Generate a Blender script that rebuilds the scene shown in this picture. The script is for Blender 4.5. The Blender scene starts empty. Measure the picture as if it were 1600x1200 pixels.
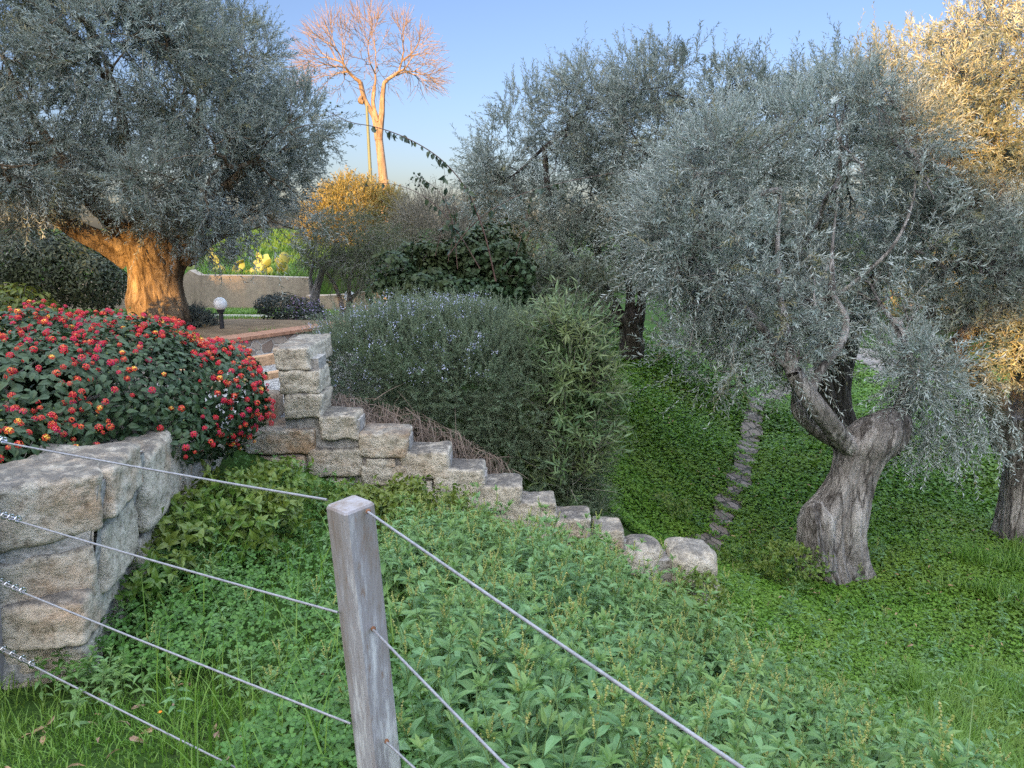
import bpy, math, random
import numpy as np
from mathutils import Vector

# ------------------------------------------------------------------ camera, sky, sun, exposure
SC = bpy.context.scene
COL = SC.collection
F_PX, PITCH = 1150.0, math.radians(12.0)
SUN_EL, SUN_AZ = math.radians(8.0), math.radians(20.0)      # the sun stands low behind the camera, a little to its left

cam = bpy.data.cameras.new("camera")
cam.sensor_width = 36.0
cam.lens = 36.0 * F_PX / 1600.0
cam.clip_start, cam.clip_end = 0.05, 2000.0
cam_o = bpy.data.objects.new("camera", cam)
cam_o.rotation_euler = (math.pi / 2 - PITCH, 0, 0)
COL.objects.link(cam_o)
SC.camera = cam_o

wd = bpy.data.worlds.new("World")
SC.world = wd
wd.use_nodes = True
nt = wd.node_tree
sky = nt.nodes.new("ShaderNodeTexSky")
sky.sky_type = 'NISHITA'
sky.sun_disc = False
sky.sun_elevation = SUN_EL
sky.sun_rotation = math.pi + SUN_AZ
sky.altitude = 50.0
sky.air_density = 0.9
sky.dust_density = 1.8
sky.ozone_density = 2.4
# added brightening of the unseen upper dome, paled too, to lift the shade
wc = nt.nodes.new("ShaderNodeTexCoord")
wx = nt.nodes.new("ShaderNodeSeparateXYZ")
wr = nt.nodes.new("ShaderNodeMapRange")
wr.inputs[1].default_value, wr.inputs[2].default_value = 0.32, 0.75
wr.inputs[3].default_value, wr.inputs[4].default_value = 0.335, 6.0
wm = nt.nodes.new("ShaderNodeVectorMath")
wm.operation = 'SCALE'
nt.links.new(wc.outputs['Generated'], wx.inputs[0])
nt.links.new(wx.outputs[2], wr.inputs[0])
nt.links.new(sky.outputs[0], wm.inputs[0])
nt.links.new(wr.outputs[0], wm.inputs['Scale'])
wt = nt.nodes.new("ShaderNodeMapRange")
wt.inputs[1].default_value, wt.inputs[2].default_value = 0.32, 0.75
wt.inputs[3].default_value, wt.inputs[4].default_value = 0.0, 0.5
nt.links.new(wx.outputs[2], wt.inputs[0])
wmix = nt.nodes.new("ShaderNodeMix")
wmix.data_type = 'RGBA'
wbw = nt.nodes.new("ShaderNodeRGBToBW")
nt.links.new(wm.outputs[0], wbw.inputs[0])
nt.links.new(wt.outputs[0], wmix.inputs[0])
nt.links.new(wm.outputs[0], wmix.inputs[6])
nt.links.new(wbw.outputs[0], wmix.inputs[7])
wcl = nt.nodes.new("ShaderNodeVectorMath")                 # caps the brightest sky round the sun, against render noise
wcl.operation = 'MINIMUM'
wcl.inputs[1].default_value = (4.5, 4.3, 4.2)
wtn = nt.nodes.new("ShaderNodeVectorMath")
wtn.operation = 'MULTIPLY'
wtn.inputs[1].default_value = (1.10, 0.94, 1.05)
nt.links.new(wmix.outputs[2], wtn.inputs[0])
nt.links.new(wtn.outputs[0], wcl.inputs[0])
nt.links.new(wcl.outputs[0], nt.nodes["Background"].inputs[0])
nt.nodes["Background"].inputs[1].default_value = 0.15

sl = bpy.data.lights.new("sun", 'SUN')
sl.energy = 3.0
sl.angle = math.radians(0.5)
sl.color = (1.0, 0.53, 0.14)
so = bpy.data.objects.new("sun", sl)
so.rotation_euler = (math.pi / 2 - SUN_EL, 0, -SUN_AZ)
so.location = (-8, -20, 12)
COL.objects.link(so)

SC.view_settings.view_transform = 'Standard'
SC.view_settings.look = 'None'
SC.view_settings.gamma = 1.0
SC.view_settings.exposure = 2.4
SC.cycles.max_bounces = 6
SC.cycles.diffuse_bounces = 3
SC.cycles.glossy_bounces = 2
SC.cycles.transmission_bounces = 4
SC.cycles.transparent_max_bounces = 4
SC.cycles.use_denoising = False
SC.cycles.denoiser = "OPENIMAGEDENOISE"
SC.cycles.denoising_input_passes = "RGB_ALBEDO_NORMAL"
SC.cycles.denoising_prefilter = "ACCURATE"
wd.cycles.sampling_method = "MANUAL"
wd.cycles.sample_map_resolution = 512

# ------------------------------------------------------------------ helpers
R = np.random.default_rng(7)
A = np.array
SP, CP = math.sin(PITCH), math.cos(PITCH)

def ray(px, py):
    u, v = (px - 800) / F_PX, (600 - py) / F_PX
    return A([u, CP + v * SP, -SP + v * CP])

def P(px, py, Y):
    d = ray(px, py)
    return d * (Y / d[1])

def hit(px, py, p0, n):
    d = ray(px, py)
    return d * (np.dot(p0, n) / np.dot(d, n))

def pxm(px, py, Y):
    return (Y / ray(px, py)[1]) / F_PX

def nrm(v):
    return v / np.maximum(np.linalg.norm(v, axis=-1, keepdims=True), 1e-9)

def rsph(n):
    return nrm(R.normal(size=(n, 3)))

class Noise:
    def __init__(s, seed, octs=3, n=7):
        g = np.random.default_rng(seed)
        s.k = [nrm(g.normal(size=(n, 3))) * (2.0 ** o) * g.uniform(.7, 1.3, (n, 1)) for o in range(octs)]
        s.ph = [g.uniform(0, 6.28, n) for o in range(octs)]
    def __call__(s, p, f=1.0):
        out = 0
        for o, (k, ph) in enumerate(zip(s.k, s.ph)):
            out = out + np.sin((p * f) @ k.T * 3.0 + ph).sum(-1) / (k.shape[0] ** .5) * .5 ** o
        return out * .7

class MB:
    def __init__(s):
        s.V, s.L, s.S, s.M, s.n = [], [], [], [], 0
    def add(s, V, F, mat=0):
        V = np.asarray(V, float).reshape(-1, 3)
        F = np.asarray(F, np.int64)
        s.V.append(V)
        s.L.append((F + s.n).ravel())
        s.S.append(np.full(F.shape[0], F.shape[1]))
        s.M.append(np.full(F.shape[0], mat))
        s.n += len(V)
    def build(s, name, mats, parent=None, smooth=False, loc=None):
        V = np.concatenate(s.V)
        o_ = A(parent['_o']) if parent is not None else (A(loc) if loc is not None else np.zeros(3))
        if parent is not None and parent.type == 'MESH':
            o_ = A(parent['_o'])
        V = V - o_
        L, S, M = np.concatenate(s.L), np.concatenate(s.S), np.concatenate(s.M)
        me = bpy.data.meshes.new(name)
        me.vertices.add(len(V))
        me.vertices.foreach_set("co", V.astype(np.float32).ravel())
        me.loops.add(len(L))
        me.loops.foreach_set("vertex_index", L.astype(np.int32))
        me.polygons.add(len(S))
        st = np.concatenate([[0], np.cumsum(S)[:-1]])
        me.polygons.foreach_set("loop_start", st.astype(np.int32))
        for m in (mats if isinstance(mats, (list, tuple)) else [mats]):
            me.materials.append(m)
        me.polygons.foreach_set("material_index", M.astype(np.int32))
        me.polygons.foreach_set("use_smooth", np.full(len(S), bool(smooth)))
        me.update(calc_edges=True)
        o = bpy.data.objects.new(name, me)
        COL.objects.link(o)
        if parent is not None:
            o.parent = parent
            o['_o'] = list(map(float, o_))
        else:
            o.location = o_
            o['_o'] = list(map(float, o_))
        return o

def thing(name, label, cat, loc, group=None):
    o = bpy.data.objects.new(name, None)
    o.empty_display_size = .1
    o.location = [float(c) for c in loc]
    COL.objects.link(o)
    o['_o'] = [float(c) for c in loc]
    o['label'] = label
    o['category'] = cat
    if group:
        o['group'] = group
    return o

def tag(o, label, cat, group=None):
    o['label'] = label
    o['category'] = cat
    if group:
        o['group'] = group
    return o

def place(mb, T, pos, ax, nr, sc, mat=0):
    TV, TF = T
    y = nrm(ax)
    x = nrm(np.cross(y, nr))
    z = np.cross(x, y)
    sc = np.asarray(sc, float)
    if sc.ndim == 1:
        sc = sc[:, None] * np.ones(3)
    m, k = len(pos), len(TV)
    q = TV[None] * sc[:, None, :]
    V = pos[:, None, :] + q[..., 0:1] * x[:, None] + q[..., 1:2] * y[:, None] + q[..., 2:3] * z[:, None]
    Fi = (TF[None] + (np.arange(m) * k)[:, None, None]).reshape(-1, TF.shape[1])
    mb.add(V, Fi, mat)

def tubes(mb, paths, rad, sides=3, mat=0):
    paths, rad = np.asarray(paths, float), np.asarray(rad, float)
    m, n, _ = paths.shape
    t = nrm(np.gradient(paths, axis=1))
    ref = nrm(R.normal(size=(m, 1, 3)))
    mt = nrm(paths[:, -1] - paths[:, 0])[:, None]
    ref = nrm(np.cross(mt, ref))
    p1 = nrm(np.cross(t, ref))
    p2 = np.cross(t, p1)
    a = np.arange(sides) / sides * 2 * np.pi
    V = paths[:, :, None] + rad[:, :, None, None] * (np.cos(a)[:, None] * p1[:, :, None] + np.sin(a)[:, None] * p2[:, :, None])
    i = np.arange(m)[:, None, None] * n * sides
    j = np.arange(n - 1)[None, :, None] * sides
    k = np.arange(sides)[None, None]
    k2 = (k + 1) % sides
    F = np.stack([i + j + k, i + j + k2, i + j + sides + k2, i + j + sides + k], -1).reshape(-1, 4)
    mb.add(V, F, mat)

def smooth_path(pts, n):
    pts = np.asarray(pts, float)
    d = np.concatenate([[0], np.cumsum(np.linalg.norm(np.diff(pts, axis=0), axis=1) + 1e-6)])
    s = np.linspace(0, d[-1], n)
    k = len(pts)
    tg = np.gradient(pts, d, axis=0) if k > 2 else np.repeat((pts[1:] - pts[:1]) / d[-1], 2, 0)
    out = np.zeros((n, pts.shape[1]))
    for q, x in enumerate(s):
        i = min(max(np.searchsorted(d, x) - 1, 0), k - 2)
        h = d[i + 1] - d[i]
        t = (x - d[i]) / h
        out[q] = (2*t**3-3*t*t+1)*pts[i] + (t**3-2*t*t+t)*h*tg[i] + (-2*t**3+3*t*t)*pts[i+1] + (t**3-t*t)*h*tg[i+1]
    return out

def tube(mb, pts, rads, sides=8, n=None, mat=0, cap=True):
    n = n or max(len(pts) * 4, 4)
    q = smooth_path(np.c_[np.asarray(pts, float), np.asarray(rads, float)], n)
    b = mb.n
    tubes(mb, q[None, :, :3], q[None, :, 3], sides, mat)
    if cap:
        mb.add(np.zeros((0, 3)), np.zeros((0, 3), int), mat) if False else None
        for e, c in ((0, q[0, :3]), (n - 1, q[-1, :3])):
            st = e * sides
            V = mb.V[-1] if e == 0 else mb.V[-2]
            ring = V[st:st + sides]
            mb.add(np.vstack([ring, c]), [[i, (i + 1) % sides, sides] for i in range(sides)], mat)
    return q

def box(mb, c, s, mat=0, ax=None):
    c, s = A(c, float), A(s, float) / 2
    V = A([[x, y, z] for x in (-1, 1) for y in (-1, 1) for z in (-1, 1)], float) * s
    if ax is not None:
        V = V @ np.asarray(ax, float)
    mb.add(V + c, [[0, 1, 3, 2], [4, 6, 7, 5], [0, 4, 5, 1], [2, 3, 7, 6], [0, 2, 6, 4], [1, 5, 7, 3]], mat)

def sphere(mb, c, r, nu=16, nv=10, mat=0):
    u = np.arange(nu) / nu * 2 * np.pi
    v = np.linspace(0, np.pi, nv)
    V = np.stack([np.outer(np.sin(v), np.cos(u)), np.outer(np.sin(v), np.sin(u)), np.outer(np.cos(v), np.ones(nu))], -1)
    V = V.reshape(-1, 3) * np.asarray(r) + A(c)
    F = [[i * nu + j, (i + 1) * nu + j, (i + 1) * nu + (j + 1) % nu, i * nu + (j + 1) % nu] for i in range(nv - 1) for j in range(nu)]
    mb.add(V, F, mat)

# leaf templates: base at 0, tip at y = 1, width w
def leaf2(w, fold=.25, curl=.0):
    return A([[0, 0, 0], [w / 2, .48, w * fold], [0, 1, -curl], [-w / 2, .48, w * fold]], float), A([[0, 1, 2], [0, 2, 3]])

def leaf6(w, fold=.2, curl=.15, belly=.35):
    V = A([[0, 0, 0], [0, belly, .02], [0, .68, -curl * .35], [0, 1, -curl],
           [w * .46, belly * .8, w * fold], [w * .36, .66, w * fold - curl * .3],
           [-w * .46, belly * .8, w * fold], [-w * .36, .66, w * fold - curl * .3]], float)
    return V, A([[0, 4, 1], [1, 4, 5], [1, 5, 2], [2, 5, 3], [0, 1, 6], [1, 2, 7], [1, 7, 6], [2, 3, 7]])

def inpoly(x, y, poly):
    poly = np.asarray(poly, float)
    c = np.zeros(len(x), bool)
    j = len(poly) - 1
    for i in range(len(poly)):
        a, b = poly[i], poly[j]
        k = ((a[1] > y) != (b[1] > y)) & (x < (b[0] - a[0]) * (y - a[1]) / (b[1] - a[1] + 1e-12) + a[0])
        c ^= k
        j = i
    return c

# ------------------------------------------------------------------ materials
def newmat(name):
    m = bpy.data.materials.new(name)
    m.use_nodes = True
    n = m.node_tree.nodes
    b = n["Principled BSDF"]
    return m, n, m.node_tree.links, b

def ramp(n, stops, interp='LINEAR'):
    r = n.new("ShaderNodeValToRGB")
    r.color_ramp.interpolation = interp
    el = r.color_ramp.elements
    while len(el) < len(stops):
        el.new(.5)
    for e, (p, c) in zip(el, stops):
        e.position = p
        e.color = (*c, 1) if not isinstance(c, (int, float)) else (c, c, c, 1)
    return r

def noise_tex(n, l, coord, scale, detail=5, rough=.6, stretch=None, out='Fac'):
    t = n.new("ShaderNodeTexNoise")
    t.inputs['Scale'].default_value = scale
    t.inputs['Detail'].default_value = detail
    t.inputs['Roughness'].default_value = rough
    if stretch:
        mp = n.new("ShaderNodeMapping")
        mp.inputs['Scale'].default_value = stretch
        l.new(coord, mp.inputs[0])
        coord = mp.outputs[0]
    l.new(coord, t.inputs['Vector'])
    return t.outputs[out]

def mixc(n, l, fac, a, b, mode='MIX'):
    x = n.new("ShaderNodeMix")
    x.data_type = 'RGBA'
    x.blend_type = mode
    for s, v in ((x.inputs[0], fac), (x.inputs[6], a), (x.inputs[7], b)):
        if isinstance(v, (int, float)):
            s.default_value = v
        elif isinstance(v, tuple):
            s.default_value = (*v, 1)
        else:
            l.new(v, s)
    return x.outputs[2]

def bump(n, l, b, h, strength=.5, dist=.02):
    bp = n.new("ShaderNodeBump")
    bp.inputs['Strength'].default_value = strength
    bp.inputs['Distance'].default_value = dist
    l.new(h, bp.inputs['Height'])
    l.new(bp.outputs[0], b.inputs['Normal'])

def leaf_mat(name, cols, back=None, rough=.5, trans=.25, tint=None, tscale=1.2, spec=.4):
    """cols: albedo variants picked per leaf; tint: a second hue some boughs or patches lean to."""
    m, n, l, b = newmat(name)
    g = n.new("ShaderNodeNewGeometry")
    k = len(cols)
    r = ramp(n, [((i + .5) / k, c) for i, c in enumerate(cols)])
    l.new(g.outputs['Random Per Island'], r.inputs[0])
    c = r.outputs[0]
    if tint:
        f = noise_tex(n, l, g.outputs['Position'], tscale, 2)
        rr = ramp(n, [(.45, 0.0), (.65, .75)])
        l.new(f, rr.inputs[0])
        c = mixc(n, l, rr.outputs[0], c, tint)
    if back:
        c = mixc(n, l, g.outputs['Backfacing'], c, back)
    l.new(c, b.inputs['Base Color'])
    b.inputs['Roughness'].default_value = rough
    b.inputs['Specular IOR Level'].default_value = spec
    if trans > 0:
        tr = n.new("ShaderNodeBsdfTranslucent")
        l.new(c, tr.inputs[0])
        mx = n.new("ShaderNodeMixShader")
        mx.inputs[0].default_value = trans
        l.new(b.outputs[0], mx.inputs[1])
        l.new(tr.outputs[0], mx.inputs[2])
        l.new(mx.outputs[0], n["Material Output"].inputs[0])
    return m

def plain(name, c, rough=.6, metal=0.0, var=.0, scale=20, bmp=0.0, spec=.5):
    m, n, l, b = newmat(name)
    b.inputs['Base Color'].default_value = (*c, 1)
    b.inputs['Roughness'].default_value = rough
    b.inputs['Metallic'].default_value = metal
    b.inputs['Specular IOR Level'].default_value = spec
    if var or bmp:
        tc = n.new("ShaderNodeTexCoord")
        f = noise_tex(n, l, tc.outputs['Object'], scale, 6)
        if var:
            c2 = tuple(max(0, x * (1 - var)) for x in c)
            c3 = tuple(min(1, x * (1 + var)) for x in c)
            r = ramp(n, [(.3, c2), (.7, c3)])
            l.new(f, r.inputs[0])
            l.new(r.outputs[0], b.inputs['Base Color'])
        if bmp:
            bump(n, l, b, f, bmp)
    return m

def bark_mat(name, c1, c2, c3, scale=6, stretch=(1, 1, .22), strength=.9):
    m, n, l, b = newmat(name)
    tc = n.new("ShaderNodeTexCoord")
    co = tc.outputs['Object']
    f = noise_tex(n, l, co, scale, 8, .68, stretch)
    f2 = noise_tex(n, l, co, scale * .6, 5, .6, (1, 1, .4))
    r = ramp(n, [(.28, c1), (.5, c2), (.72, c3)])
    l.new(f, r.inputs[0])
    r2 = ramp(n, [(.5, 0.0), (.6, .75)])
    l.new(f2, r2.inputs[0])
    c = mixc(n, l, r2.outputs[0], r.outputs[0], tuple(x * .55 for x in c2))
    f3 = noise_tex(n, l, co, scale * 3.5, 6, .7, (1, 1, .35))
    r4 = ramp(n, [(.36, (.35, .33, .31)), (.52, (1, 1, 1)), (.75, (1.25, 1.25, 1.25))])
    l.new(f3, r4.inputs[0])
    c = mixc(n, l, .55, c, r4.outputs[0], 'MULTIPLY')
    f4 = noise_tex(n, l, co, scale * .8, 4, .55, (1, 1, .2))
    r5 = ramp(n, [(.455, 0.0), (.495, .85), (.535, 0.0)])
    l.new(f4, r5.inputs[0])
    c = mixc(n, l, r5.outputs[0], c, tuple(x * .8 for x in c1))
    l.new(c, b.inputs['Base Color'])
    hm = n.new("ShaderNodeMath"); hm.operation = 'MULTIPLY_ADD'
    l.new(f3, hm.inputs[0]); hm.inputs[1].default_value = .4
    l.new(f, hm.inputs[2])
    f = hm.outputs[0]
    b.inputs['Roughness'].default_value = .9
    b.inputs['Specular IOR Level'].default_value = .15
    bump(n, l, b, f, strength, .12)
    return m

def stone_mat(name, warm=.5, lich=.6, w0=.70):
    m, n, l, b = newmat(name)
    tc = n.new("ShaderNodeTexCoord")
    co = tc.outputs['Object']
    oi = n.new("ShaderNodeObjectInfo")
    g = n.new("ShaderNodeNewGeometry")
    f1 = noise_tex(n, l, co, 5, 6, .65)
    f2 = noise_tex(n, l, co, 24, 8, .72)
    f3 = noise_tex(n, l, co, 3.1, 4, .6, (1, 1, 1.4))
    r = ramp(n, [(.25, (.38, .335, .27)), (.5, (.56, .51, .425)), (.75, (.68, .64, .56))])
    l.new(f1, r.inputs[0])
    # iron-stained patches, stronger on some blocks
    a = n.new("ShaderNodeMath"); a.operation = 'ADD'
    l.new(f3, a.inputs[0])
    ms = n.new("ShaderNodeMath"); ms.operation = 'MULTIPLY'
    l.new(oi.outputs['Random'], ms.inputs[0]); ms.inputs[1].default_value = .28
    l.new(ms.outputs[0], a.inputs[1])
    r3 = ramp(n, [(w0, 0.0), (w0 + .2, warm)])
    l.new(a.outputs[0], r3.inputs[0])
    c = mixc(n, l, r3.outputs[0], r.outputs[0], (.50, .30, .16))
    # fine grain
    rg = ramp(n, [(.34, (.36, .33, .29)), (.50, (.95, .94, .92)), (.8, (1.1, 1.1, 1.1))])
    l.new(f2, rg.inputs[0])
    c = mixc(n, l, .85, c, rg.outputs[0], 'MULTIPLY')
    # black lichen crust that grows on the upward faces
    sx = n.new("ShaderNodeSeparateXYZ")
    l.new(g.outputs['Normal'], sx.inputs[0])
    ad = n.new("ShaderNodeMath"); ad.operation = 'MULTIPLY_ADD'
    l.new(sx.outputs[2], ad.inputs[0]); ad.inputs[1].default_value = .33
    fl = noise_tex(n, l, co, 9, 7, .75)
    l.new(fl, ad.inputs[2])
    rl = ramp(n, [(.64, 0.0), (.86, lich)])
    l.new(ad.outputs[0], rl.inputs[0])
    c = mixc(n, l, rl.outputs[0], c, (.10, .095, .09))
    l.new(c, b.inputs['Base Color'])
    b.inputs['Roughness'].default_value = .92
    b.inputs['Specular IOR Level'].default_value = .15
    hh = n.new("ShaderNodeMath"); hh.operation = 'MULTIPLY_ADD'
    l.new(f2, hh.inputs[0]); hh.inputs[1].default_value = .5
    l.new(f1, hh.inputs[2])
    bump(n, l, b, hh.outputs[0], 1.0, .05)
    return m

# olive leaves are grey green above and silver below
M_OLIVE = leaf_mat("olive_leaf", [(.115, .155, .13), (.18, .225, .19), (.26, .30, .265)], back=(.37, .42, .39), rough=.45, trans=.12)
M_OLIVE_S = leaf_mat("olive_leaf_silver", [(.17, .22, .20), (.26, .315, .29), (.36, .415, .39)], back=(.47, .53, .51), rough=.45, trans=.12)
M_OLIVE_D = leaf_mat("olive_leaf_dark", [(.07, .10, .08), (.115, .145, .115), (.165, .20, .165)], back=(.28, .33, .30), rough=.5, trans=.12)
M_OLIVE_Y = leaf_mat("olive_leaf_yellowed", [(.16, .17, .085), (.24, .235, .12), (.30, .28, .16)], back=(.38, .38, .28), rough=.5, trans=.2)
M_TWIG = plain("twig_bark", (.19, .18, .15), .9, var=.3, scale=8)
M_BARK = bark_mat("olive_bark", (.065, .056, .05), (.38, .355, .335), (.64, .615, .59))
M_BARK_L = bark_mat("old_olive_bark", (.10, .07, .045), (.30, .225, .15), (.50, .40, .28), scale=7)
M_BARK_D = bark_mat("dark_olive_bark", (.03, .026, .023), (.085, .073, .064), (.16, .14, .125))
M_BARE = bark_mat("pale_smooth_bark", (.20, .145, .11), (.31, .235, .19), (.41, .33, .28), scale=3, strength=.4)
M_STONE = stone_mat("limestone_block", .75, .75)
M_STONE2 = stone_mat("weathered_limestone", .35, .9)
M_STONE3 = stone_mat("rust_stained_limestone", .5, .85, .62)
M_MORTAR = plain("mortar", (.34, .325, .305), .95, var=.45, scale=28, bmp=1.0, spec=.1)
M_SOIL = plain("soil", (.085, .062, .045), .95, var=.4, scale=12, bmp=.5, spec=.1)

# ------------------------------------------------------------------ terrain
ctrl = [
    (-4, 0, -1.6), (-1.6, 0, -1.6), (0, 0, -1.62), (.5, .5, -1.68), (1.1, -.2, -1.75), (-3, -6, -1.5), (3, -6, -2.4), (-8, -4, -1.5),
    (-.3, 1.75, -1.70), (-1.5, 2.06, -1.70), (-1.9, 2.75, -1.92), (-1.0, 2.6, -1.86), (-1.4, 3.4, -1.88),
    (0, 2.0, -1.85), (.8, 1.6, -2.0), (0, 3, -2.08), (1, 3, -2.42), (1.6, 2.2, -2.32), (.2, 4.2, -2.32), (1.5, 3.6, -2.72),
    (3.3, 1.0, -2.9), (6, 0, -3.6), (1.3, 4.9, -2.98), (-.6, 4.2, -2.12), (-1.5, 4.6, -1.9),
    tuple(P(400, 715, 5.45)), tuple(P(560, 775, 5.4)), tuple(P(790, 842, 5.35)), tuple(P(1000, 905, 5.45)), tuple(P(1120, 935, 5.6)),
    tuple(P(1400, 1000, 6.0)), tuple(P(1560, 1150, 4.3)), tuple(P(1310, 905, 7.5)), tuple(P(1450, 890, 7.5)), tuple(P(1580, 850, 8.5)),
    tuple(P(1110, 850, 8.0)), tuple(P(1150, 760, 10)), tuple(P(1175, 690, 12.5)), tuple(P(1195, 630, 16)), tuple(P(1225, 611, 18)),
    tuple(P(950, 600, 11.5)), tuple(P(955, 700, 9.3)), tuple(P(965, 820, 7.2)), tuple(P(1000, 780, 8.0)), tuple(P(1100, 700, 11)),
    tuple(P(1050, 640, 12)), tuple(P(1030, 560, 14)), tuple(P(990, 568, 14)), tuple(P(1310, 665, 13)), tuple(P(1380, 620, 15.5)),
    tuple(P(1370, 565, 20)), tuple(P(1250, 700, 11.8)), tuple(P(930, 465, 28)), tuple(P(1020, 520, 17)), tuple(P(1500, 600, 16)),
    (-2.0, 6.3, -1.55), (-2.6, 5.0, -1.5), (-3.2, 3.6, -1.4), (-4.5, 4.5, -1.35), (-3.0, 7.2, -1.5), (-1.2, 6.6, -1.75), (-.2, 6.8, -2.05), (.7, 6.9, -2.5), (-1.0, 9, -1.55), (.3, 9.5, -2.0),
    (-2.6, 8.6, -1.30), (-4, 9, -1.30), (-8, 8, -1.35), (-3.5, 12, -1.48), (-7, 12, -1.5), (-4, 15.8, -1.78), (-8, 15.8, -1.78), (-14, 15.5, -1.78), (-1.5, 15, -1.9),
    (-14, 0, -1.5), (-14, 8, -1.4), (-14, 30, -2.0), (-5, 30, -2.2), (0, 24, -2.5), (14, 2, -4.0), (14, 10, -4.1), (14, 20, -3.9), (14, 32, -3.2), (4, 36, -2.6),
]
ctrl = A(ctrl, float)
def _k(r2):
    return np.where(r2 > 1e-12, .5 * r2 * np.log(r2 + 1e-12), 0)
_d = ((ctrl[:, None, :2] - ctrl[None, :, :2]) ** 2).sum(-1)
_n = len(ctrl)
_Mx = np.zeros((_n + 3, _n + 3))
_Mx[:_n, :_n] = _k(_d) + np.eye(_n) * .06
_Mx[:_n, _n:] = np.c_[np.ones(_n), ctrl[:, :2]]
_Mx[_n:, :_n] = _Mx[:_n, _n:].T
_w = np.linalg.solve(_Mx, np.r_[ctrl[:, 2], 0, 0, 0])
def H(x, y):
    x, y = np.atleast_1d(np.asarray(x, float)), np.atleast_1d(np.asarray(y, float))
    out = np.empty(x.shape)
    fx, fy, fo = x.ravel(), y.ravel(), out.ravel()
    for i in range(0, len(fx), 20000):
        xx, yy = np.clip(fx[i:i+20000], -14, 14), np.clip(fy[i:i+20000], -6, 36)
        r2 = (xx[:, None] - ctrl[:, 0]) ** 2 + (yy[:, None] - ctrl[:, 1]) ** 2
        fo[i:i+20000] = _k(r2) @ _w[:_n] + _w[_n] + _w[_n+1] * xx + _w[_n+2] * yy
    return np.clip(fo.reshape(x.shape), -4.6, -1.1)

gx = np.unique(np.concatenate([np.linspace(-14, 14, 170), [-500, -200, -90, -45, -25, 25, 45, 90, 200, 500]]))
gy = np.unique(np.concatenate([np.linspace(-6, 34, 220), [-500, -200, -90, -40, -18, -10, 45, 70, 120, 250, 600]]))
GX, GY = np.meshgrid(gx, gy)
GZ = H(GX, GY)
mb = MB()
nx, ny = len(gx), len(gy)
ii = (np.arange(ny - 1)[:, None] * nx + np.arange(nx - 1)[None]).ravel()
mb.add(np.stack([GX, GY, GZ], -1), np.stack([ii, ii + 1, ii + nx + 1, ii + nx], -1))
m, n, l, b = newmat("ground_turf")
tc = n.new("ShaderNodeTexCoord")
f = noise_tex(n, l, tc.outputs['Object'], 2.0, 7, .7)
f2 = noise_tex(n, l, tc.outputs['Object'], 40, 6, .7)
r = ramp(n, [(.35, (.045, .065, .02)), (.5, (.045, .095, .018)), (.7, (.06, .125, .022))])
l.new(f, r.inputs[0])
rr = ramp(n, [(.3, (.45, .45, .45)), (.7, (1.1, 1.1, 1.1))])
l.new(f2, rr.inputs[0])
l.new(mixc(n, l, 1.0, r.outputs[0], rr.outputs[0], 'MULTIPLY'), b.inputs['Base Color'])
b.inputs['Roughness'].default_value = .95
b.inputs['Specular IOR Level'].default_value = .1
bump(n, l, b, f2, .8, .03)
g = mb.build("ground", m, smooth=True)
g['kind'] = 'structure'

# the dirt garden terrace, the gravel landing, the stone footpath, the pale track
def sheet(name, poly, m, lift=.012, step=.12, z=None, wob=0.0):
    poly = A(poly, float)
    x0, y0 = poly.min(0)
    x1, y1 = poly.max(0)
    xs, ys = np.arange(x0, x1 + step, step), np.arange(y0, y1 + step, step)
    X, Y = np.meshgrid(xs, ys)
    Z = (H(X, Y) if z is None else np.full(X.shape, z)) + lift
    idx = (np.arange(len(ys) - 1)[:, None] * len(xs) + np.arange(len(xs) - 1)[None])
    cx = (X[:-1, :-1] + step / 2).ravel()
    cy = (Y[:-1, :-1] + step / 2).ravel()
    k = inpoly(cx, cy, poly)
    i = idx.ravel()[k]
    q = MB()
    q.add(np.stack([X, Y, Z], -1), np.stack([i, i + 1, i + len(xs) + 1, i + len(xs)], -1))
    o = q.build(name, m, smooth=True)
    o['kind'] = 'structure'
    return o

def gravel_mat(name, c1, c2, c3, scale):
    m, n, l, b = newmat(name)
    tc = n.new("ShaderNodeTexCoord")
    v = n.new("ShaderNodeTexVoronoi")
    v.inputs['Scale'].default_value = scale
    l.new(tc.outputs['Object'], v.inputs['Vector'])
    sp = n.new("ShaderNodeSeparateColor")
    l.new(v.outputs['Color'], sp.inputs[0])
    r = ramp(n, [(.15, c1), (.5, c2), (.85, c3)])
    l.new(sp.outputs[0], r.inputs[0])
    f = noise_tex(n, l, tc.outputs['Object'], 1.3, 4)
    rr = ramp(n, [(.3, (.7, .7, .7)), (.7, (1, 1, 1))])
    l.new(f, rr.inputs[0])
    l.new(mixc(n, l, 1.0, r.outputs[0], rr.outputs[0], 'MULTIPLY'), b.inputs['Base Color'])
    b.inputs['Roughness'].default_value = .9
    inv = n.new("ShaderNodeMath"); inv.operation = 'SUBTRACT'; inv.inputs[0].default_value = 1
    l.new(v.outputs['Distance'], inv.inputs[1])
    bump(n, l, b, inv.outputs[0], .9, .02)
    return m
M_GRAVEL = gravel_mat("grey_gravel", (.20, .20, .20), (.36, .36, .355), (.55, .55, .54), 55)
M_DIRT = plain("garden_dirt", (.19, .135, .085), .95, var=.35, scale=5, bmp=.5, spec=.1)
sheet("garden_terrace", [(-9, 7.0), (-3.6, 6.9), (-2.2, 8.8), (-1.5, 9.9), (-1.6, 12.8), (-10, 12.6)], M_DIRT, .012)
sheet("gravel_landing", [(-2.35, 5.5), (-1.45, 5.5), (-1.3, 7.2), (-1.8, 8.3), (-3.3, 7.3), (-2.75, 6.4)], M_GRAVEL, .03)
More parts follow.
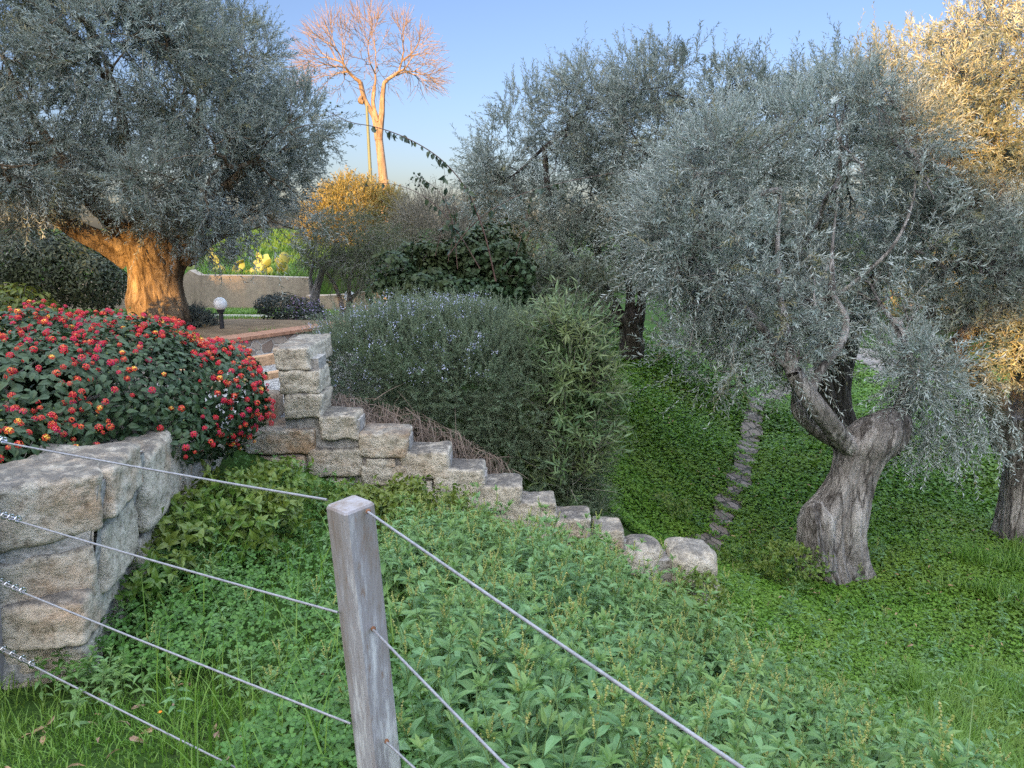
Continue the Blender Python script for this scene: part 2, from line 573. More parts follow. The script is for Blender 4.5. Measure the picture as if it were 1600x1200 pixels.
sheet("garden_path", [(-11, 13.2), (-1.7, 12.9), (-1.7, 14.0), (-11, 14.3)], gravel_mat("pale_grit", (.30, .27, .22), (.42, .38, .31), (.52, .48, .4), 30), .016, .2)
M_FLAG = None
m, n, l, b = newmat("rough_flagstones")
tc = n.new("ShaderNodeTexCoord")
v = n.new("ShaderNodeTexVoronoi"); v.feature = 'DISTANCE_TO_EDGE'; v.inputs['Scale'].default_value = 5.0
v2 = n.new("ShaderNodeTexVoronoi"); v2.inputs['Scale'].default_value = 5.0
l.new(tc.outputs['Object'], v.inputs['Vector']); l.new(tc.outputs['Object'], v2.inputs['Vector'])
sp = n.new("ShaderNodeSeparateColor"); l.new(v2.outputs['Color'], sp.inputs[0])
r = ramp(n, [(.1, (.12, .095, .075)), (.5, (.20, .165, .135)), (.9, (.27, .225, .19))]); l.new(sp.outputs[0], r.inputs[0])
e = ramp(n, [(.01, 0.0), (.06, 1.0)]); l.new(v.outputs['Distance'], e.inputs[0])
f = noise_tex(n, l, tc.outputs['Object'], 25, 6, .7)
rf = ramp(n, [(.3, (.6, .6, .6)), (.7, (1, 1, 1))]); l.new(f, rf.inputs[0])
l.new(mixc(n, l, 1.0, mixc(n, l, e.outputs[0], (.05, .055, .03), r.outputs[0]), rf.outputs[0], 'MULTIPLY'), b.inputs['Base Color'])
b.inputs['Roughness'].default_value = .9
bump(n, l, b, e.outputs[0], .9, .03)
M_FLAG = m
pth = smooth_path([P(1085, 890, 7.6)[:2], P(1112, 848, 8.0)[:2], P(1135, 790, 9.2)[:2], P(1158, 740, 10.5)[:2], P(1172, 690, 12.5)[:2], P(1190, 640, 15.5)[:2], P(1225, 612, 18.0)[:2], P(1290, 596, 20)[:2]], 60)
tg = nrm(np.gradient(pth, axis=0))
pn = np.c_[-tg[:, 1], tg[:, 0]]
PATH_W = np.linspace(.13, .21, 60) * (1 + .16 * np.sin(np.arange(60) * 1.1) + .10 * np.sin(np.arange(60) * 2.9))
mb = MB()
cols_ = np.linspace(-1, 1, 5)
V = pth[:, None] + pn[:, None] * (cols_[None, :, None] * (PATH_W + .04 * np.sin(np.arange(60) * 1.7))[:, None, None])
Z = H(V[..., 0], V[..., 1]) + .03
ii = (np.arange(59)[:, None] * 5 + np.arange(4)[None]).ravel()
mb.add(np.concatenate([V, Z[..., None]], -1), np.stack([ii, ii + 1, ii + 6, ii + 5], -1))
o = mb.build("footpath", M_FLAG, smooth=True)
o['kind'] = 'structure'
trk = smooth_path([P(1330, 545, 22)[:2], P(1375, 570, 20)[:2], P(1440, 600, 17.5)[:2], P(1560, 640, 15.5)[:2], P(1750, 690, 14)[:2]], 40)
tg = nrm(np.gradient(trk, axis=0))
pn2 = np.c_[-tg[:, 1], tg[:, 0]]
mb = MB()
V = trk[:, None] + pn2[:, None] * (cols_[None, :, None] * .55)
Z = H(V[..., 0], V[..., 1]) + .03
ii = (np.arange(39)[:, None] * 5 + np.arange(4)[None]).ravel()
mb.add(np.concatenate([V, Z[..., None]], -1), np.stack([ii, ii + 1, ii + 6, ii + 5], -1))
o = mb.build("dirt_track", gravel_mat("pale_track_grit", (.16, .14, .125), (.23, .205, .18), (.30, .27, .24), 14), smooth=True)
o['kind'] = 'structure'

# green bank held up behind the retaining wall
def BANK(x, y):
    s = np.clip((y - 16.35) / 9, 0, 1)
    z = -1.10 + 1.0 * s * s * (3 - 2 * s)
    e = np.clip((x + 3.2) / 3.5, 0, 1)
    return z * (1 - e) + (-2.9) * e
bx = np.linspace(-34, 2, 90)
by = np.concatenate([[16.3], np.linspace(16.35, 27, 40), [34, 50, 90]])
X, Y = np.meshgrid(bx, by)
Z = BANK(X, Y)
Z[0] = -2.4
mb = MB()
ii = (np.arange(len(by) - 1)[:, None] * 90 + np.arange(89)[None]).ravel()
mb.add(np.stack([X, Y, Z], -1), np.stack([ii, ii + 1, ii + 91, ii + 90], -1))
o = mb.build("hillside", g.data.materials[0], smooth=True)
o['kind'] = 'structure'

# added unseen ridge and trees behind the camera, shaped to shade the garden
TH = math.tan(SUN_AZ)
def blocker_mask(x, z):
    """True where the added sun blocker is closed."""
    top = np.interp(x, [-40, -17.6, -16.2, -15.3, -4.0, -3.1, -1.0, 2, 5, 40], [4.2, 4.3, 4.4, 8.8, 8.6, 4.4, 3.1, 3.0, 4.0, 5.0])
    top = top + .35 * np.sin(x * 3.1) + .2 * np.sin(x * 7.3)
    ok = z < top
    gap = (x > -15.2 + .2 * np.sin(z * 9)) & (x < -11.9 + .2 * np.sin(z * 7)) & (z > np.interp(x, [-15.2, -13.05, -12.95], [3.3, 2.6, 1.7])) & (z < np.interp(x, [-15.2, -13.4, -12], [3.7, 3.2, 2.9]) + .15 * np.sin(x * 6))
    gap &= np.sin(x * 5.1 + z * 3.3) + np.sin(z * 6.3 - x * 2.7) > -.75
    gap |= (np.abs(x + 1.6) < .55) & (z > 1.15) & (z < 2.0)
    gap |= (np.abs(x + 9.9) < .5) & (np.abs(z - 1.5) < .07)
    gap |= (np.abs(x + 9.9) < .55) & (np.abs(z - 1.68) < .045)
    gap |= (np.abs(x + 8.1) < .9) & (np.abs(z - 2.02) < .09)
    gap |= (np.abs(x + 16.6) < .9) & (z > 3.3) & (z < 4.0)
    return ok & ~gap
BACK = 28.0
SHIFT = A([-BACK * TH, -BACK, BACK / math.cos(SUN_AZ) * math.tan(SUN_EL)])
hx = np.linspace(-60, 60, 140)
prof = [(-4.5, -2.2), (-7, -1.5), (-9.5, .2), (-11, 1.0), (-12.5, 1.0), (-15, 0.2), (-30, -2.2)]
V = A([[[x, y, z + .12 * math.sin(x * .9) * (z > -1)] for y, z in prof] for x in hx])
V = V + SHIFT * A([1, 1, 0]) + A([0, 0, 1]) * (V[..., 2:3] > -1) * SHIFT[2]
V[:, 0, 1] += 12
mb = MB()
k = len(prof)
ii = (np.arange(len(hx) - 1)[:, None] * k + np.arange(k - 1)[None]).ravel()
mb.add(V, np.stack([ii, ii + 1, ii + k + 1, ii + k], -1))
o = mb.build("hill", g.data.materials[0], smooth=True)  # added out of view as a sun blocker, in the shape of a hill
o['kind'] = 'structure'
M_BLOCKER = leaf_mat("blocker_leaf", [(.04, .055, .025), (.06, .075, .03), (.08, .09, .04)], trans=.05)
q = R.uniform([-42, 0.7], [42, 9], (90000, 2))
q = q[blocker_mask(q[:, 0], q[:, 1])]
pos = np.c_[q[:, 0], R.uniform(-12.7, -11.4, len(q)), q[:, 1]]
pos[:, 0] += (pos[:, 1] + 12) * TH                       # gaps run along the sun
pos[:, 2] -= (pos[:, 1] + 12) / math.cos(SUN_AZ) * math.tan(SUN_EL)
pos = pos + SHIFT
mb = MB()
near_gap = np.ones(len(q), bool)
for dx_, dz_ in ((.45, 0), (-.45, 0), (0, .45), (0, -.45)):
    near_gap &= blocker_mask(q[:, 0] + dx_, q[:, 1] + dz_)
place(mb, leaf2(.7), pos, rsph(len(pos)), rsph(len(pos)) + A([0, .8, 0]), np.where(near_gap, .62, .2) * R.uniform(.7, 1.2, len(pos)))
o = mb.build("sun_blocker_trees", M_BLOCKER)  # added leaves that block the sun, openings shaped to let sun patches through
o['kind'] = 'stuff'

# ------------------------------------------------------------------ stone blocks
def rough_box(mb, c, size, ax, step=.022, amp=.011):
    size = A(size, float)
    for a_ in range(3):
        u_, v_ = (a_ + 1) % 3, (a_ + 2) % 3
        nu, nv = max(int(size[u_] / step), 2), max(int(size[v_] / step), 2)
        for sg in (-1, 1):
            X_, Y_ = np.meshgrid(np.linspace(-.5, .5, nu) * size[u_], np.linspace(-.5, .5, nv) * size[v_])
            p = np.zeros(X_.shape + (3,))
            p[..., a_] = sg * size[a_] / 2
            p[..., u_], p[..., v_] = X_, Y_ * sg
            W = p @ np.asarray(ax, float) + A(c, float)
            W = W + (NM1(W, 4.0)[..., None] * amp + NM1(W, 15.0)[..., None] * amp * .3) * (np.asarray(ax, float)[a_] * sg)
            ii = (np.arange(nv - 1)[:, None] * nu + np.arange(nu - 1)[None]).ravel()
            mb.add(W, np.stack([ii, ii + 1, ii + nu + 1, ii + nu], -1))
NM1 = Noise(404, 3)
def block(parent, name, c, ux, uy, uz, size, seed, mat, rnd=.28, amp=.10, n=9):
    """a quarry-faced block: rounded box with rough displaced faces."""
    e = np.linspace(-1, 1, n)
    V, F = [], []
    cnt = 0
    for axs in range(3):
        for sg in (-1, 1):
            a, b_ = np.meshgrid(e, e)
            p = np.zeros((n, n, 3))
            p[..., axs] = sg
            p[..., (axs + 1) % 3] = a
            p[..., (axs + 2) % 3] = b_ * sg
            V.append(p.reshape(-1, 3))
            ii = (np.arange(n - 1)[:, None] * n + np.arange(n - 1)[None]).ravel() + cnt
            F.append(np.stack([ii, ii + 1, ii + n + 1, ii + n], -1))
            cnt += n * n
    V, F = np.concatenate(V), np.concatenate(F)
    size = A(size, float) / 2
    s_in = 1 - rnd * min(size) / size                  # inner box, then a sphere-rounded rim
    core = np.clip(V, -s_in, s_in)
    off = (V - core)
    ln = np.linalg.norm(off / (1 - s_in + 1e-9), axis=1, keepdims=True)
    off = off / np.maximum(ln, 1)
    p = (core + off) * size
    N1, N2 = Noise(seed, 3), Noise(seed + 99, 2)
    d = nrm(p / size)
    p = p + d * (N1(p / min(size), .55) * amp * min(size) * .8 + N2(p / min(size), 1.7) * amp * min(size) * .35)[:, None]
    if n > 12:
        N3, N4 = Noise(seed + 7, 3), Noise(seed + 8, 2)
        pit = N3(p, 7.0)
        p = p + d * (np.clip(pit, -1.3, .4) * .009 + N4(p, 22.0) * .003)[:, None]
    p[:, 0] += p[:, 2] * .12 * math.sin(seed * 1.7)
    W = A(c) + p @ np.stack([ux, uy, uz])
    # weld doubles by rounding so shading runs over the edges
    key = np.round(V * 1000).astype(int)
    _, idx, inv = np.unique(key, axis=0, return_index=True, return_inverse=True)
    q = MB()
    q.add(W[idx], inv.ravel()[F])
    return q.build(name, mat, parent, smooth=True)

def wall_block(parent, name, px, p0, nn, depth, seed, mat, grow=0.0, proud=0.0, **kw):
    """front face given by its rectangle in the wall's plane."""
    x0, y0, x1, y1 = px
    a, b_ = hit(x0, (y0 + y1) / 2, p0, nn), hit(x1, (y0 + y1) / 2, p0, nn)
    t, d = hit((x0 + x1) / 2, y0, p0, nn), hit((x0 + x1) / 2, y1, p0, nn)
    ux = nrm(b_ - a)
    ux = nrm(A([ux[0], ux[1], 0]))
    uy = nrm(A([nn[0], nn[1], 0])) * -1                 # into the wall
    uz = A([0, 0, 1.0])
    w, h = np.linalg.norm(b_ - a) + grow, abs(t[2] - d[2]) + grow
    c = (a + b_) / 2
    c = A([c[0], c[1], (t[2] + d[2]) / 2]) + uy * (depth / 2 - proud)
    return block(parent, name, c, ux, uy, uz, (w, depth, h), seed, mat, **kw)

# stepped wall beside the stairs, facing the camera, 5.5 m off
p0, nn = A([0, 5.5, 0.]), A([0.0, -1, 0])
sw = thing("stepped_wall", "wall of pale limestone blocks stepping down to the right beside the rosemary", "stone wall", P(760, 860, 5.6))
sb = [  # px rectangle of the front face, depth
    ((430, 543, 484, 578), .75), ((438, 578, 500, 615), .34), ((447, 615, 504, 653), .34),
    ((384, 670, 491, 708), .36), ((502, 648, 559, 686), .30), ((484, 700, 566, 744), .34), ((561, 676, 638, 714), .30),
    ((566, 726, 640, 758), .32), ((626, 705, 702, 745), .30), ((574, 716, 618, 727), .25), ((642, 750, 676, 766), .25),
    ((679, 732, 757, 773), .30), ((650, 764, 732, 800), .32), ((731, 757, 814, 798), .30), ((712, 776, 740, 798), .25),
    ((789, 784, 869, 823), .30), ((760, 803, 866, 845), .33), ((867, 809, 921, 848), .30), ((932, 826, 976, 872), .30),
    ((470, 746, 545, 784), .34), ((548, 762, 640, 800), .34), ((392, 712, 476, 750), .34), ((384, 752, 468, 790), .34),
    ((868, 850, 960, 890), .33), ((640, 802, 752, 842), .33), ((760, 848, 862, 888), .33), ((350, 686, 382, 722), .30),
]
for i, (px, dp) in enumerate(sb):
    wall_block(sw, "stone_block", px, p0, nn, dp, 10 + i, M_STONE2 if i % 3 else M_STONE, .008, .035, rnd=.24, amp=.10, n=17)
wall_block(sw, "stone_block", (962, 853, 1042, 912), p0 + A([0, -.05, 0]), nn, .36, 61, M_STONE2, rnd=1.0, amp=.16, n=17)
wall_block(sw, "stone_block", (1052, 868, 1124, 926), p0 + A([0, -.12, 0]), nn, .38, 62, M_STONE, rnd=.5, amp=.16, n=17)
wall_block(sw, "stone_block", (960, 905, 1060, 950), p0, nn, .33, 63, M_STONE2, rnd=.5)
wall_block(sw, "stone_block", (1050, 918, 1128, 960), p0 + A([0, -.06, 0]), nn, .33, 64, M_STONE, rnd=.5)
wall_block(sw, "stone_block", (372, 628, 416, 670), p0 + A([0, .12, 0]), nn, .5, 65, M_STONE, rnd=.4)
# stepped mortar core, a little behind the faces
mb = MB()
core = [(380, 672, 500, 800), (497, 652, 562, 800), (440, 556, 498, 672), (555, 682, 640, 830), (630, 712, 704, 850), (690, 740, 760, 860), (745, 764, 814, 880), (806, 792, 870, 890), (862, 818, 922, 910), (915, 840, 978, 940), (970, 870, 1048, 960), (1040, 882, 1112, 970)]
for i, (x0, y0, x1, y1) in enumerate(core):
    a, b_ = P(x0, y0, 5.53), P(x1, y0, 5.53)
    c = P((x0 + x1) / 2, y1, 5.53)
    box(mb, [(a[0] + b_[0]) / 2, 5.515 + .11 + .002 * (i % 3), (a[2] + c[2]) / 2 - .02], [b_[0] - a[0], .22 + .003 * i, a[2] - c[2]])
mb.build("mortar", M_MORTAR, sw)

# near wall of the flower bed: end face to the camera, long face to the right
nw = thing("planter_wall", "thick mortared wall of big rough stones holding up the red flowered bush", "stone wall", (-1.9, 3.3, -1.9))
E0, nE = A([-1.75, 2.97, 0.]), nrm(A([.56, -.83, 0.]))
S0, S1 = A([-1.74, 2.95, 0.]), A([-2.08, 5.4, 0.])
sd = nrm(S1 - S0)
nS = A([sd[1], -sd[0], 0.])
BAT = .167                                              # the long face overhangs a little towards the top
SP0, nS3 = A([S0[0], S0[1], -1.0]), nS - A([0, 0, BAT])
for i, (px, dp) in enumerate([((-10, 752, 160, 846), .42), ((-30, 868, 144, 948), .40), ((4, 962, 120, 1044), .40), ((-140, 984, -12, 1066), .4), ((8, 1056, 118, 1100), .36), ((-170, 784, -26, 872), .4), ((-190, 896, -46, 970), .4)]):
    wall_block(nw, "stone_block", px, E0, nE, dp, 200 + i, M_STONE3, .014, .026, rnd=.22, amp=.07, n=41)
for i, (px, dp) in enumerate([((165, 716, 212, 780), .44), ((219, 696, 275, 795), .42), ((281, 696, 326, 756), .40), ((331, 692, 350, 745), .4), ((156, 802, 205, 888), .34), ((212, 812, 262, 880), .36), ((268, 770, 330, 830), .36), ((118, 908, 174, 966), .34), ((182, 896, 240, 956), .36), ((126, 974, 176, 1050), .32), ((182, 968, 236, 1030), .36), ((246, 886, 310, 950), .36)]):
    wall_block(nw, "stone_block", px, SP0, nS3, dp, 230 + i, M_STONE3, .012, .034, rnd=.22, amp=.08, n=33)
mb = MB()
prevz = None
for i in range(9):
    a, b_ = S0 + (S1 - S0) * (i / 9), S0 + (S1 - S0) * ((i + 1) / 9)
    zt = np.interp((a[1] + b_[1]) / 2, [2.8, 3.0, 3.4, 3.9, 4.6, 5.4], [-1.06, -1.06, -1.09, -1.19, -1.37, -1.56])
    mid = (a + b_) / 2 - nS * (.197 + .001 * (i % 2)) + nS * BAT * ((zt - 2.3) / 2 + 1)
    rough_box(mb, [mid[0], mid[1], (zt - 2.3) / 2], [.40, np.linalg.norm(b_ - a) + .004 * (i % 2), zt + 2.3], np.stack([nS, sd, A([0, 0, 1.]) + nS * BAT]))
eu = A([-nE[1], nE[0], 0.])
c = E0 - eu * (.585 + .194 * .7) - nE * .176
rough_box(mb, [c[0], c[1], -1.70], [1.16, .36, 1.28], np.stack([eu, -nE, A([0, 0, 1.]) + eu * .194]))
c = E0 - eu * (.08 + .194 * .7) - nE * .13 - nS * .02                # filling of the corner joint
rough_box(mb, [c[0], c[1], -1.71], [.16, .20, 1.26], np.stack([eu, -nE, A([0, 0, 1.]) + eu * .194]))
mb.build("mortar", M_MORTAR, nw, smooth=True)
# a terracotta sliver set on edge in the joint
q = MB()
c = hit(215, 738, SP0 + nS * .004, nS3)
box(q, c, [.03, .035, .11], 0, np.stack([nS, sd, A([0, 0, 1.])]))
M_TERRA = plain("terracotta", (.30, .16, .10), .85, var=.3, scale=18, bmp=.3)
q.build("terracotta_tile", M_TERRA, nw)
# ground of the bed behind the near wall
o = sheet("flower_bed", [(-2.12, 3.45), (-2.45, 5.3), (-6.5, 6.0), (-6.5, 2.2), (-3.0, 2.75)], M_SOIL, z=-1.30, lift=0, step=.15)

# ------------------------------------------------------------------ wire fence
M_POST = None
m, n, l, b = newmat("peeling_grey_post_paint")
tc = n.new("ShaderNodeTexCoord"); co = tc.outputs['Object']
f = noise_tex(n, l, co, 13, 8, .75, (1, 1, .14))
f2 = noise_tex(n, l, co, 40, 7, .75, (1, 1, .3))
r = ramp(n, [(.32, (.12, .082, .06)), (.42, (.23, .20, .185)), (.54, (.30, .29, .31)), (.66, (.60, .61, .62))])
l.new(f, r.inputs[0])
rr = ramp(n, [(.56, 0.0), (.70, .8)]); l.new(f2, rr.inputs[0])
c = mixc(n, l, rr.outputs[0], r.outputs[0], (.20, .115, .065))
l.new(c, b.inputs['Base Color'])
b.inputs['Roughness'].default_value = .75
b.inputs['Metallic'].default_value = 0.0
bump(n, l, b, f2, .35, .004)
M_POST = m
M_WIRE = plain("galvanised_wire", (.27, .27, .285), .6, .3, var=.25, scale=60)
M_CLAMP = plain("shiny_steel", (.62, .62, .64), .25, 1.0)
M_RUST = plain("rust", (.17, .075, .035), .9, var=.4, scale=80)
fence = thing("wire_fence", "steel cable fence with a weathered square post in the foreground", "fence", P(560, 1200, 1.78))
ptop, pbot = P(547, 787, 1.75), P(598, 1245, 1.78)
ptop_ax = nrm(ptop - pbot)
pbot = ptop - ptop_ax * 1.15
aa = math.radians(47)
ux = A([math.cos(aa), math.sin(aa), 0]); ux = nrm(ux - ptop_ax * np.dot(ux, ptop_ax)); uy = np.cross(ptop_ax, ux)
def post(top, bot, ux, uy, ax, w):
    q = MB()
    e = [(-1, -.86), (-.86, -1), (.86, -1), (1, -.86), (1, .86), (.86, 1), (-.86, 1), (-1, .86)]
    rings = []
    L = np.linalg.norm(top - bot)
    for k_, (s, sc) in enumerate([(0, 1), (L - .006, 1), (L, .92)]):
        rings += [bot + ax * s + (ux * x + uy * y) * w / 2 * sc for x, y in e]
    F = [[r_ * 8 + i, r_ * 8 + (i + 1) % 8, r_ * 8 + 8 + (i + 1) % 8, r_ * 8 + 8 + i] for r_ in range(2) for i in range(8)]
    q.add(rings, F)
    q.add(rings[16:], [[0, 1, 2, 3, 4, 5, 6, 7]])
    return q.build("post", M_POST, fence)
post_o = post(ptop, pbot, ux, uy, ptop_ax, .090)
post_o['label'] = "weathered square post with streaked peeling paint"
# drip of pale paint and the rust marks round the cable holes
q = MB()
cl = hit(541, 822, ptop - ux * .0455 - uy * 0, -ux) if False else None
lp_top = P(-50, 690, 2.62)
lp_bot = P(-17, 1085, 2.70)
ax2 = nrm(lp_top - lp_bot)
post(lp_top + ax2 * .05, lp_bot - ax2 * .1, nrm(np.cross(A([0, 1., 0]), ax2)), A([0, 1., 0]), ax2, .09)

def cable(a, b_, sag=.0, r_=.0031):
    n_ = max(int(np.linalg.norm(b_ - a) / .0045), 20)
    s = np.linspace(0, 1, n_)
    p = a + (b_ - a) * s[:, None]
    p[:, 2] -= sag * 4 * s * (1 - s)
    t = nrm(b_ - a)
    u_ = nrm(np.cross(t, A([0, 0, 1.])))
    w_ = np.cross(u_, t)
    th = np.arange(15) / 15 * 2 * np.pi
    tw = np.arange(n_) * .0045 / .042 * 2 * np.pi
    rr_ = r_ * (1 + .16 * np.cos(5 * (th[None] + tw[:, None])))
    V = p[:, None] + rr_[..., None] * (np.cos(th)[None, :, None] * u_ + np.sin(th)[None, :, None] * w_)
    j = np.arange(n_ - 1)[:, None] * 15
    k_ = np.arange(15)[None]
    q = MB()
    q.add(V, np.stack([j + k_, j + (k_ + 1) % 15, j + 15 + (k_ + 1) % 15, j + 15 + k_], -1).reshape(-1, 4))
    return q.build("cable", M_WIRE, fence, smooth=True)
# holes on the post: left face pixels, right face pixels, and the far ends
left = [((0, 690), (511, 781)), ((0, 806), (528, 957)), ((0, 911), (548, 1131)), ((0, 1014), (572, 1300))]
for (a, b_) in left:
    A0, B0 = P(*a, 2.60), P(*b_, 1.735)
    d = nrm(A0 - B0)
    cable(A0 + d * .05, B0, .004)
right = [((575, 800), (1165, 1200), .86), ((583, 984), (796, 1200), 1.20), ((604, 1160), (648, 1200), 1.62)]
for (a, b_, yy) in right:
    A0 = P(*a, 1.715)
    B1 = P(*b_, yy)
    B1 = A0 + (B1 - A0) * (2.4 / np.linalg.norm((B1 - A0)[:2]) if False else 1.0) + nrm(B1 - A0) * .9
    cable(A0, B1, .004)
    q = MB()
    sphere(q, A0 + A([0, .004, 0]), .007, 10, 6)
    q.build("rust_spot", M_RUST, fence)
def torus(q, c, axis, R_, r_, nu=14, nv=6):
    axis = nrm(A(axis))
    u_ = nrm(np.cross(axis, A([.3, .2, 1.])))
    w_ = np.cross(axis, u_)
    a = np.arange(nu) / nu * 2 * np.pi
    path = A(c) + R_ * (np.cos(a)[:, None] * u_ + np.sin(a)[:, None] * w_)
    rad = nrm(path - A(c))
    bq = np.arange(nv) / nv * 2 * np.pi
    V = path[:, None] + r_ * (np.cos(bq)[None, :, None] * rad[:, None] + np.sin(bq)[None, :, None] * axis)
    F = [[i * nv + j, ((i + 1) % nu) * nv + j, ((i + 1) % nu) * nv + (j + 1) % nv, i * nv + (j + 1) % nv] for i in range(nu) for j in range(nv)]
    q.add(V, F)
# cable ends at the left post: eye, folded-back tail and clips
for (a, b_), (f0, f1) in zip(left, ((-.02, .035), (-.02, .085), (-.01, .10), (0, .13))):
    A0, B0 = P(*a, 2.60), P(*b_, 1.735)
    L = np.linalg.norm(B0 - A0)
    d = nrm(B0 - A0)
    q = MB()
    up = nrm(np.cross(np.cross(d, A([0, 0, 1.])), d))
    s0, s1 = f0 * L, f1 * L
    tube(q, [A0 + d * s0 + up * .011, A0 + d * (s0 + s1) / 2 + up * .010, A0 + d * s1 + up * .006], [.0032, .0035, .0028], 8)
    tube(q, [A0 + d * (s0 + .45 * (s1 - s0)), A0 + d * s1], [.0062, .0055], 8)
    for t in (np.linspace(.12, .92, 4) if s1 > .06 else [.3, .7]):
        c = A0 + d * (s0 + t * (s1 - s0)) + up * .006
        torus(q, c, d, .0115, .0028)
        tube(q, [c - up * .014, c + up * .016], [.0035, .0035], 6)
    q.build("cable_clamp", M_CLAMP, fence, smooth=True)

# ------------------------------------------------------------------ garden terrace: low wall, steps, lamps, retaining wall
m, n, l, b = newmat("crazy_stone_facing")
tc = n.new("ShaderNodeTexCoord")
v = n.new("ShaderNodeTexVoronoi"); v.feature = 'DISTANCE_TO_EDGE'; v.inputs['Scale'].default_value = 6.5
v2 = n.new("ShaderNodeTexVoronoi"); v2.inputs['Scale'].default_value = 6.5
l.new(tc.outputs['Object'], v.inputs['Vector']); l.new(tc.outputs['Object'], v2.inputs['Vector'])
sp = n.new("ShaderNodeSeparateColor"); l.new(v2.outputs['Color'], sp.inputs[0])
r = ramp(n, [(.1, (.25, .19, .15)), (.5, (.34, .29, .24)), (.9, (.42, .36, .30))]); l.new(sp.outputs[0], r.inputs[0])
e = ramp(n, [(.02, 0.0), (.06, 1.0)]); l.new(v.outputs['Distance'], e.inputs[0])
f = noise_tex(n, l, tc.outputs['Object'], 30, 6, .7)
rf = ramp(n, [(.3, (.7, .7, .7)), (.7, (1, 1, 1))]); l.new(f, rf.inputs[0])
l.new(mixc(n, l, 1.0, mixc(n, l, e.outputs[0], (.45, .42, .38), r.outputs[0]), rf.outputs[0], 'MULTIPLY'), b.inputs['Base Color'])
b.inputs['Roughness'].default_value = .9
bump(n, l, b, e.outputs[0], .6, .02)
M_CRAZY = m
cw = thing("garden_wall", "low stone faced garden wall with a terracotta coping below the globe lamp", "low wall", (-2.6, 8.2, -1.4))
pa, pb = A([-3.75, 6.45, 0]), A([-1.35, 9.85, 0])
d = nrm(pb - pa)
nl = A([d[1], -d[0], 0])
L = np.linalg.norm(pb - pa)
mid = (pa + pb) / 2
axm = np.stack([d, nl, A([0, 0, 1.])])
mb = MB(); box(mb, [mid[0], mid[1], -1.40], [L, .20, .50], 0, axm); mb.build("stone_facing", M_CRAZY, cw)
mb = MB()
for i in range(16):
    c = pa + d * (L * (i + .5) / 16)
    box(mb, [c[0], c[1], -1.133], [L / 16 - .006, .26, .034], 0, axm)
mb.build("coping", M_TERRA, cw)

st = thing("garden_steps", "two shallow brick edged gravel steps under the low garden wall", "steps", (-2.55, 7.4, -1.5))
M_BRICK = plain("worn_brick", (.46, .29, .17), .9, var=.4, scale=25, bmp=.4)
sdv = d
for k_, (off, z) in enumerate([(0.0, -1.40), (.42, -1.31)]):
    c = A([-2.45, 7.05, 0]) + nl * 0 + A([-.30, .48, 0]) * (off / .42) * .85
    mb = MB(); box(mb, [c[0], c[1], z - .06], [1.7, .10, .12], 0, axm); mb.build("brick_edge", M_BRICK, st)
    c2 = c + A([-nl[0], -nl[1], 0]) * .26
    mb = MB(); box(mb, [c2[0], c2[1], z - .072], [1.7, .42, .12], 0, axm); mb.build("gravel_tread", M_GRAVEL, st)

M_GLOBE = plain("opal_globe", (.78, .79, .80), .25, spec=.5)
M_DARKM = plain("dark_grey_metal", (.035, .037, .042), .5, .3)
def lamp(label, px, py, Y, rad, base_py):
    c = P(px, py, Y)
    zb = P(px, base_py, Y)[2]
    t = thing("bollard_lamp", label, "garden lamp", (c[0], c[1], zb), "globe lamps in the garden")
    mb = MB(); sphere(mb, c, rad, 24, 16); mb.build("globe", M_GLOBE, t, smooth=True)
    mb = MB()
    tube(mb, [[c[0], c[1], zb - .1], [c[0], c[1], c[2] - rad * 1.02]], [rad * .33, rad * .33], 12)
    mb.build("pole", M_DARKM, t, smooth=True)
    mb = MB()
    tube(mb, [[c[0], c[1], c[2] - rad * 1.3], [c[0], c[1], c[2] - rad * .82]], [rad * .5, rad * .62], 14)
    mb.build("collar", M_DARKM, t, smooth=True)
lamp("white globe lamp on a short dark post behind the low terracotta topped wall", 344, 475, 9.4, .085, 540)
lamp("small white globe lamp among the pale bare stems by the concrete wall", 546, 463, 13.6, .10, 502)

m, n, l, b = newmat("stained_concrete")
tc = n.new("ShaderNodeTexCoord"); co = tc.outputs['Object']
f = noise_tex(n, l, co, 1.6, 7, .65, (1, 1, .25))
f2 = noise_tex(n, l, co, 9, 6, .7)
r = ramp(n, [(.28, (.19, .155, .12)), (.48, (.37, .315, .255)), (.66, (.42, .33, .25)), (.8, (.47, .43, .37))])
l.new(f, r.inputs[0])
rf = ramp(n, [(.3, (.68, .68, .68)), (.65, (1, 1, 1))]); l.new(f2, rf.inputs[0])
l.new(mixc(n, l, 1.0, r.outputs[0], rf.outputs[0], 'MULTIPLY'), b.inputs['Base Color'])
b.inputs['Roughness'].default_value = .92
bump(n, l, b, f2, .4, .02)
M_CONC = m
def rwall(name, label, pxs, Y, ybot):
    """pxs: list of (px, py_top) along the top; a wall with an uneven top, .3 m thick"""
    t = MB()
    top = A([P(x, y, Y) for x, y in pxs])
    k_ = len(top)
    zb = ybot
    V = []
    for dy in (0, .3):
        V += [[p[0], Y + dy, p[2]] for p in top] + [[p[0], Y + dy, zb] for p in top]
    F = []
    for i in range(k_ - 1):
        F += [[k_ + i, k_ + i + 1, i + 1, i], [2*k_ + i, 2*k_ + i + 1, 3*k_ + i + 1, 3*k_ + i], [i, i + 1, 2*k_ + i + 1, 2*k_ + i]]
    F += [[0, 2*k_, 3*k_, k_], [k_ - 1, 2*k_ - 1, 4*k_ - 1, 3*k_ - 1]]
    t.add(V, F)
    loc = ((top[0][0] + top[-1][0]) / 2, Y, zb)
    return tag(t.build(name, M_CONC, loc=loc), label, "retaining wall")
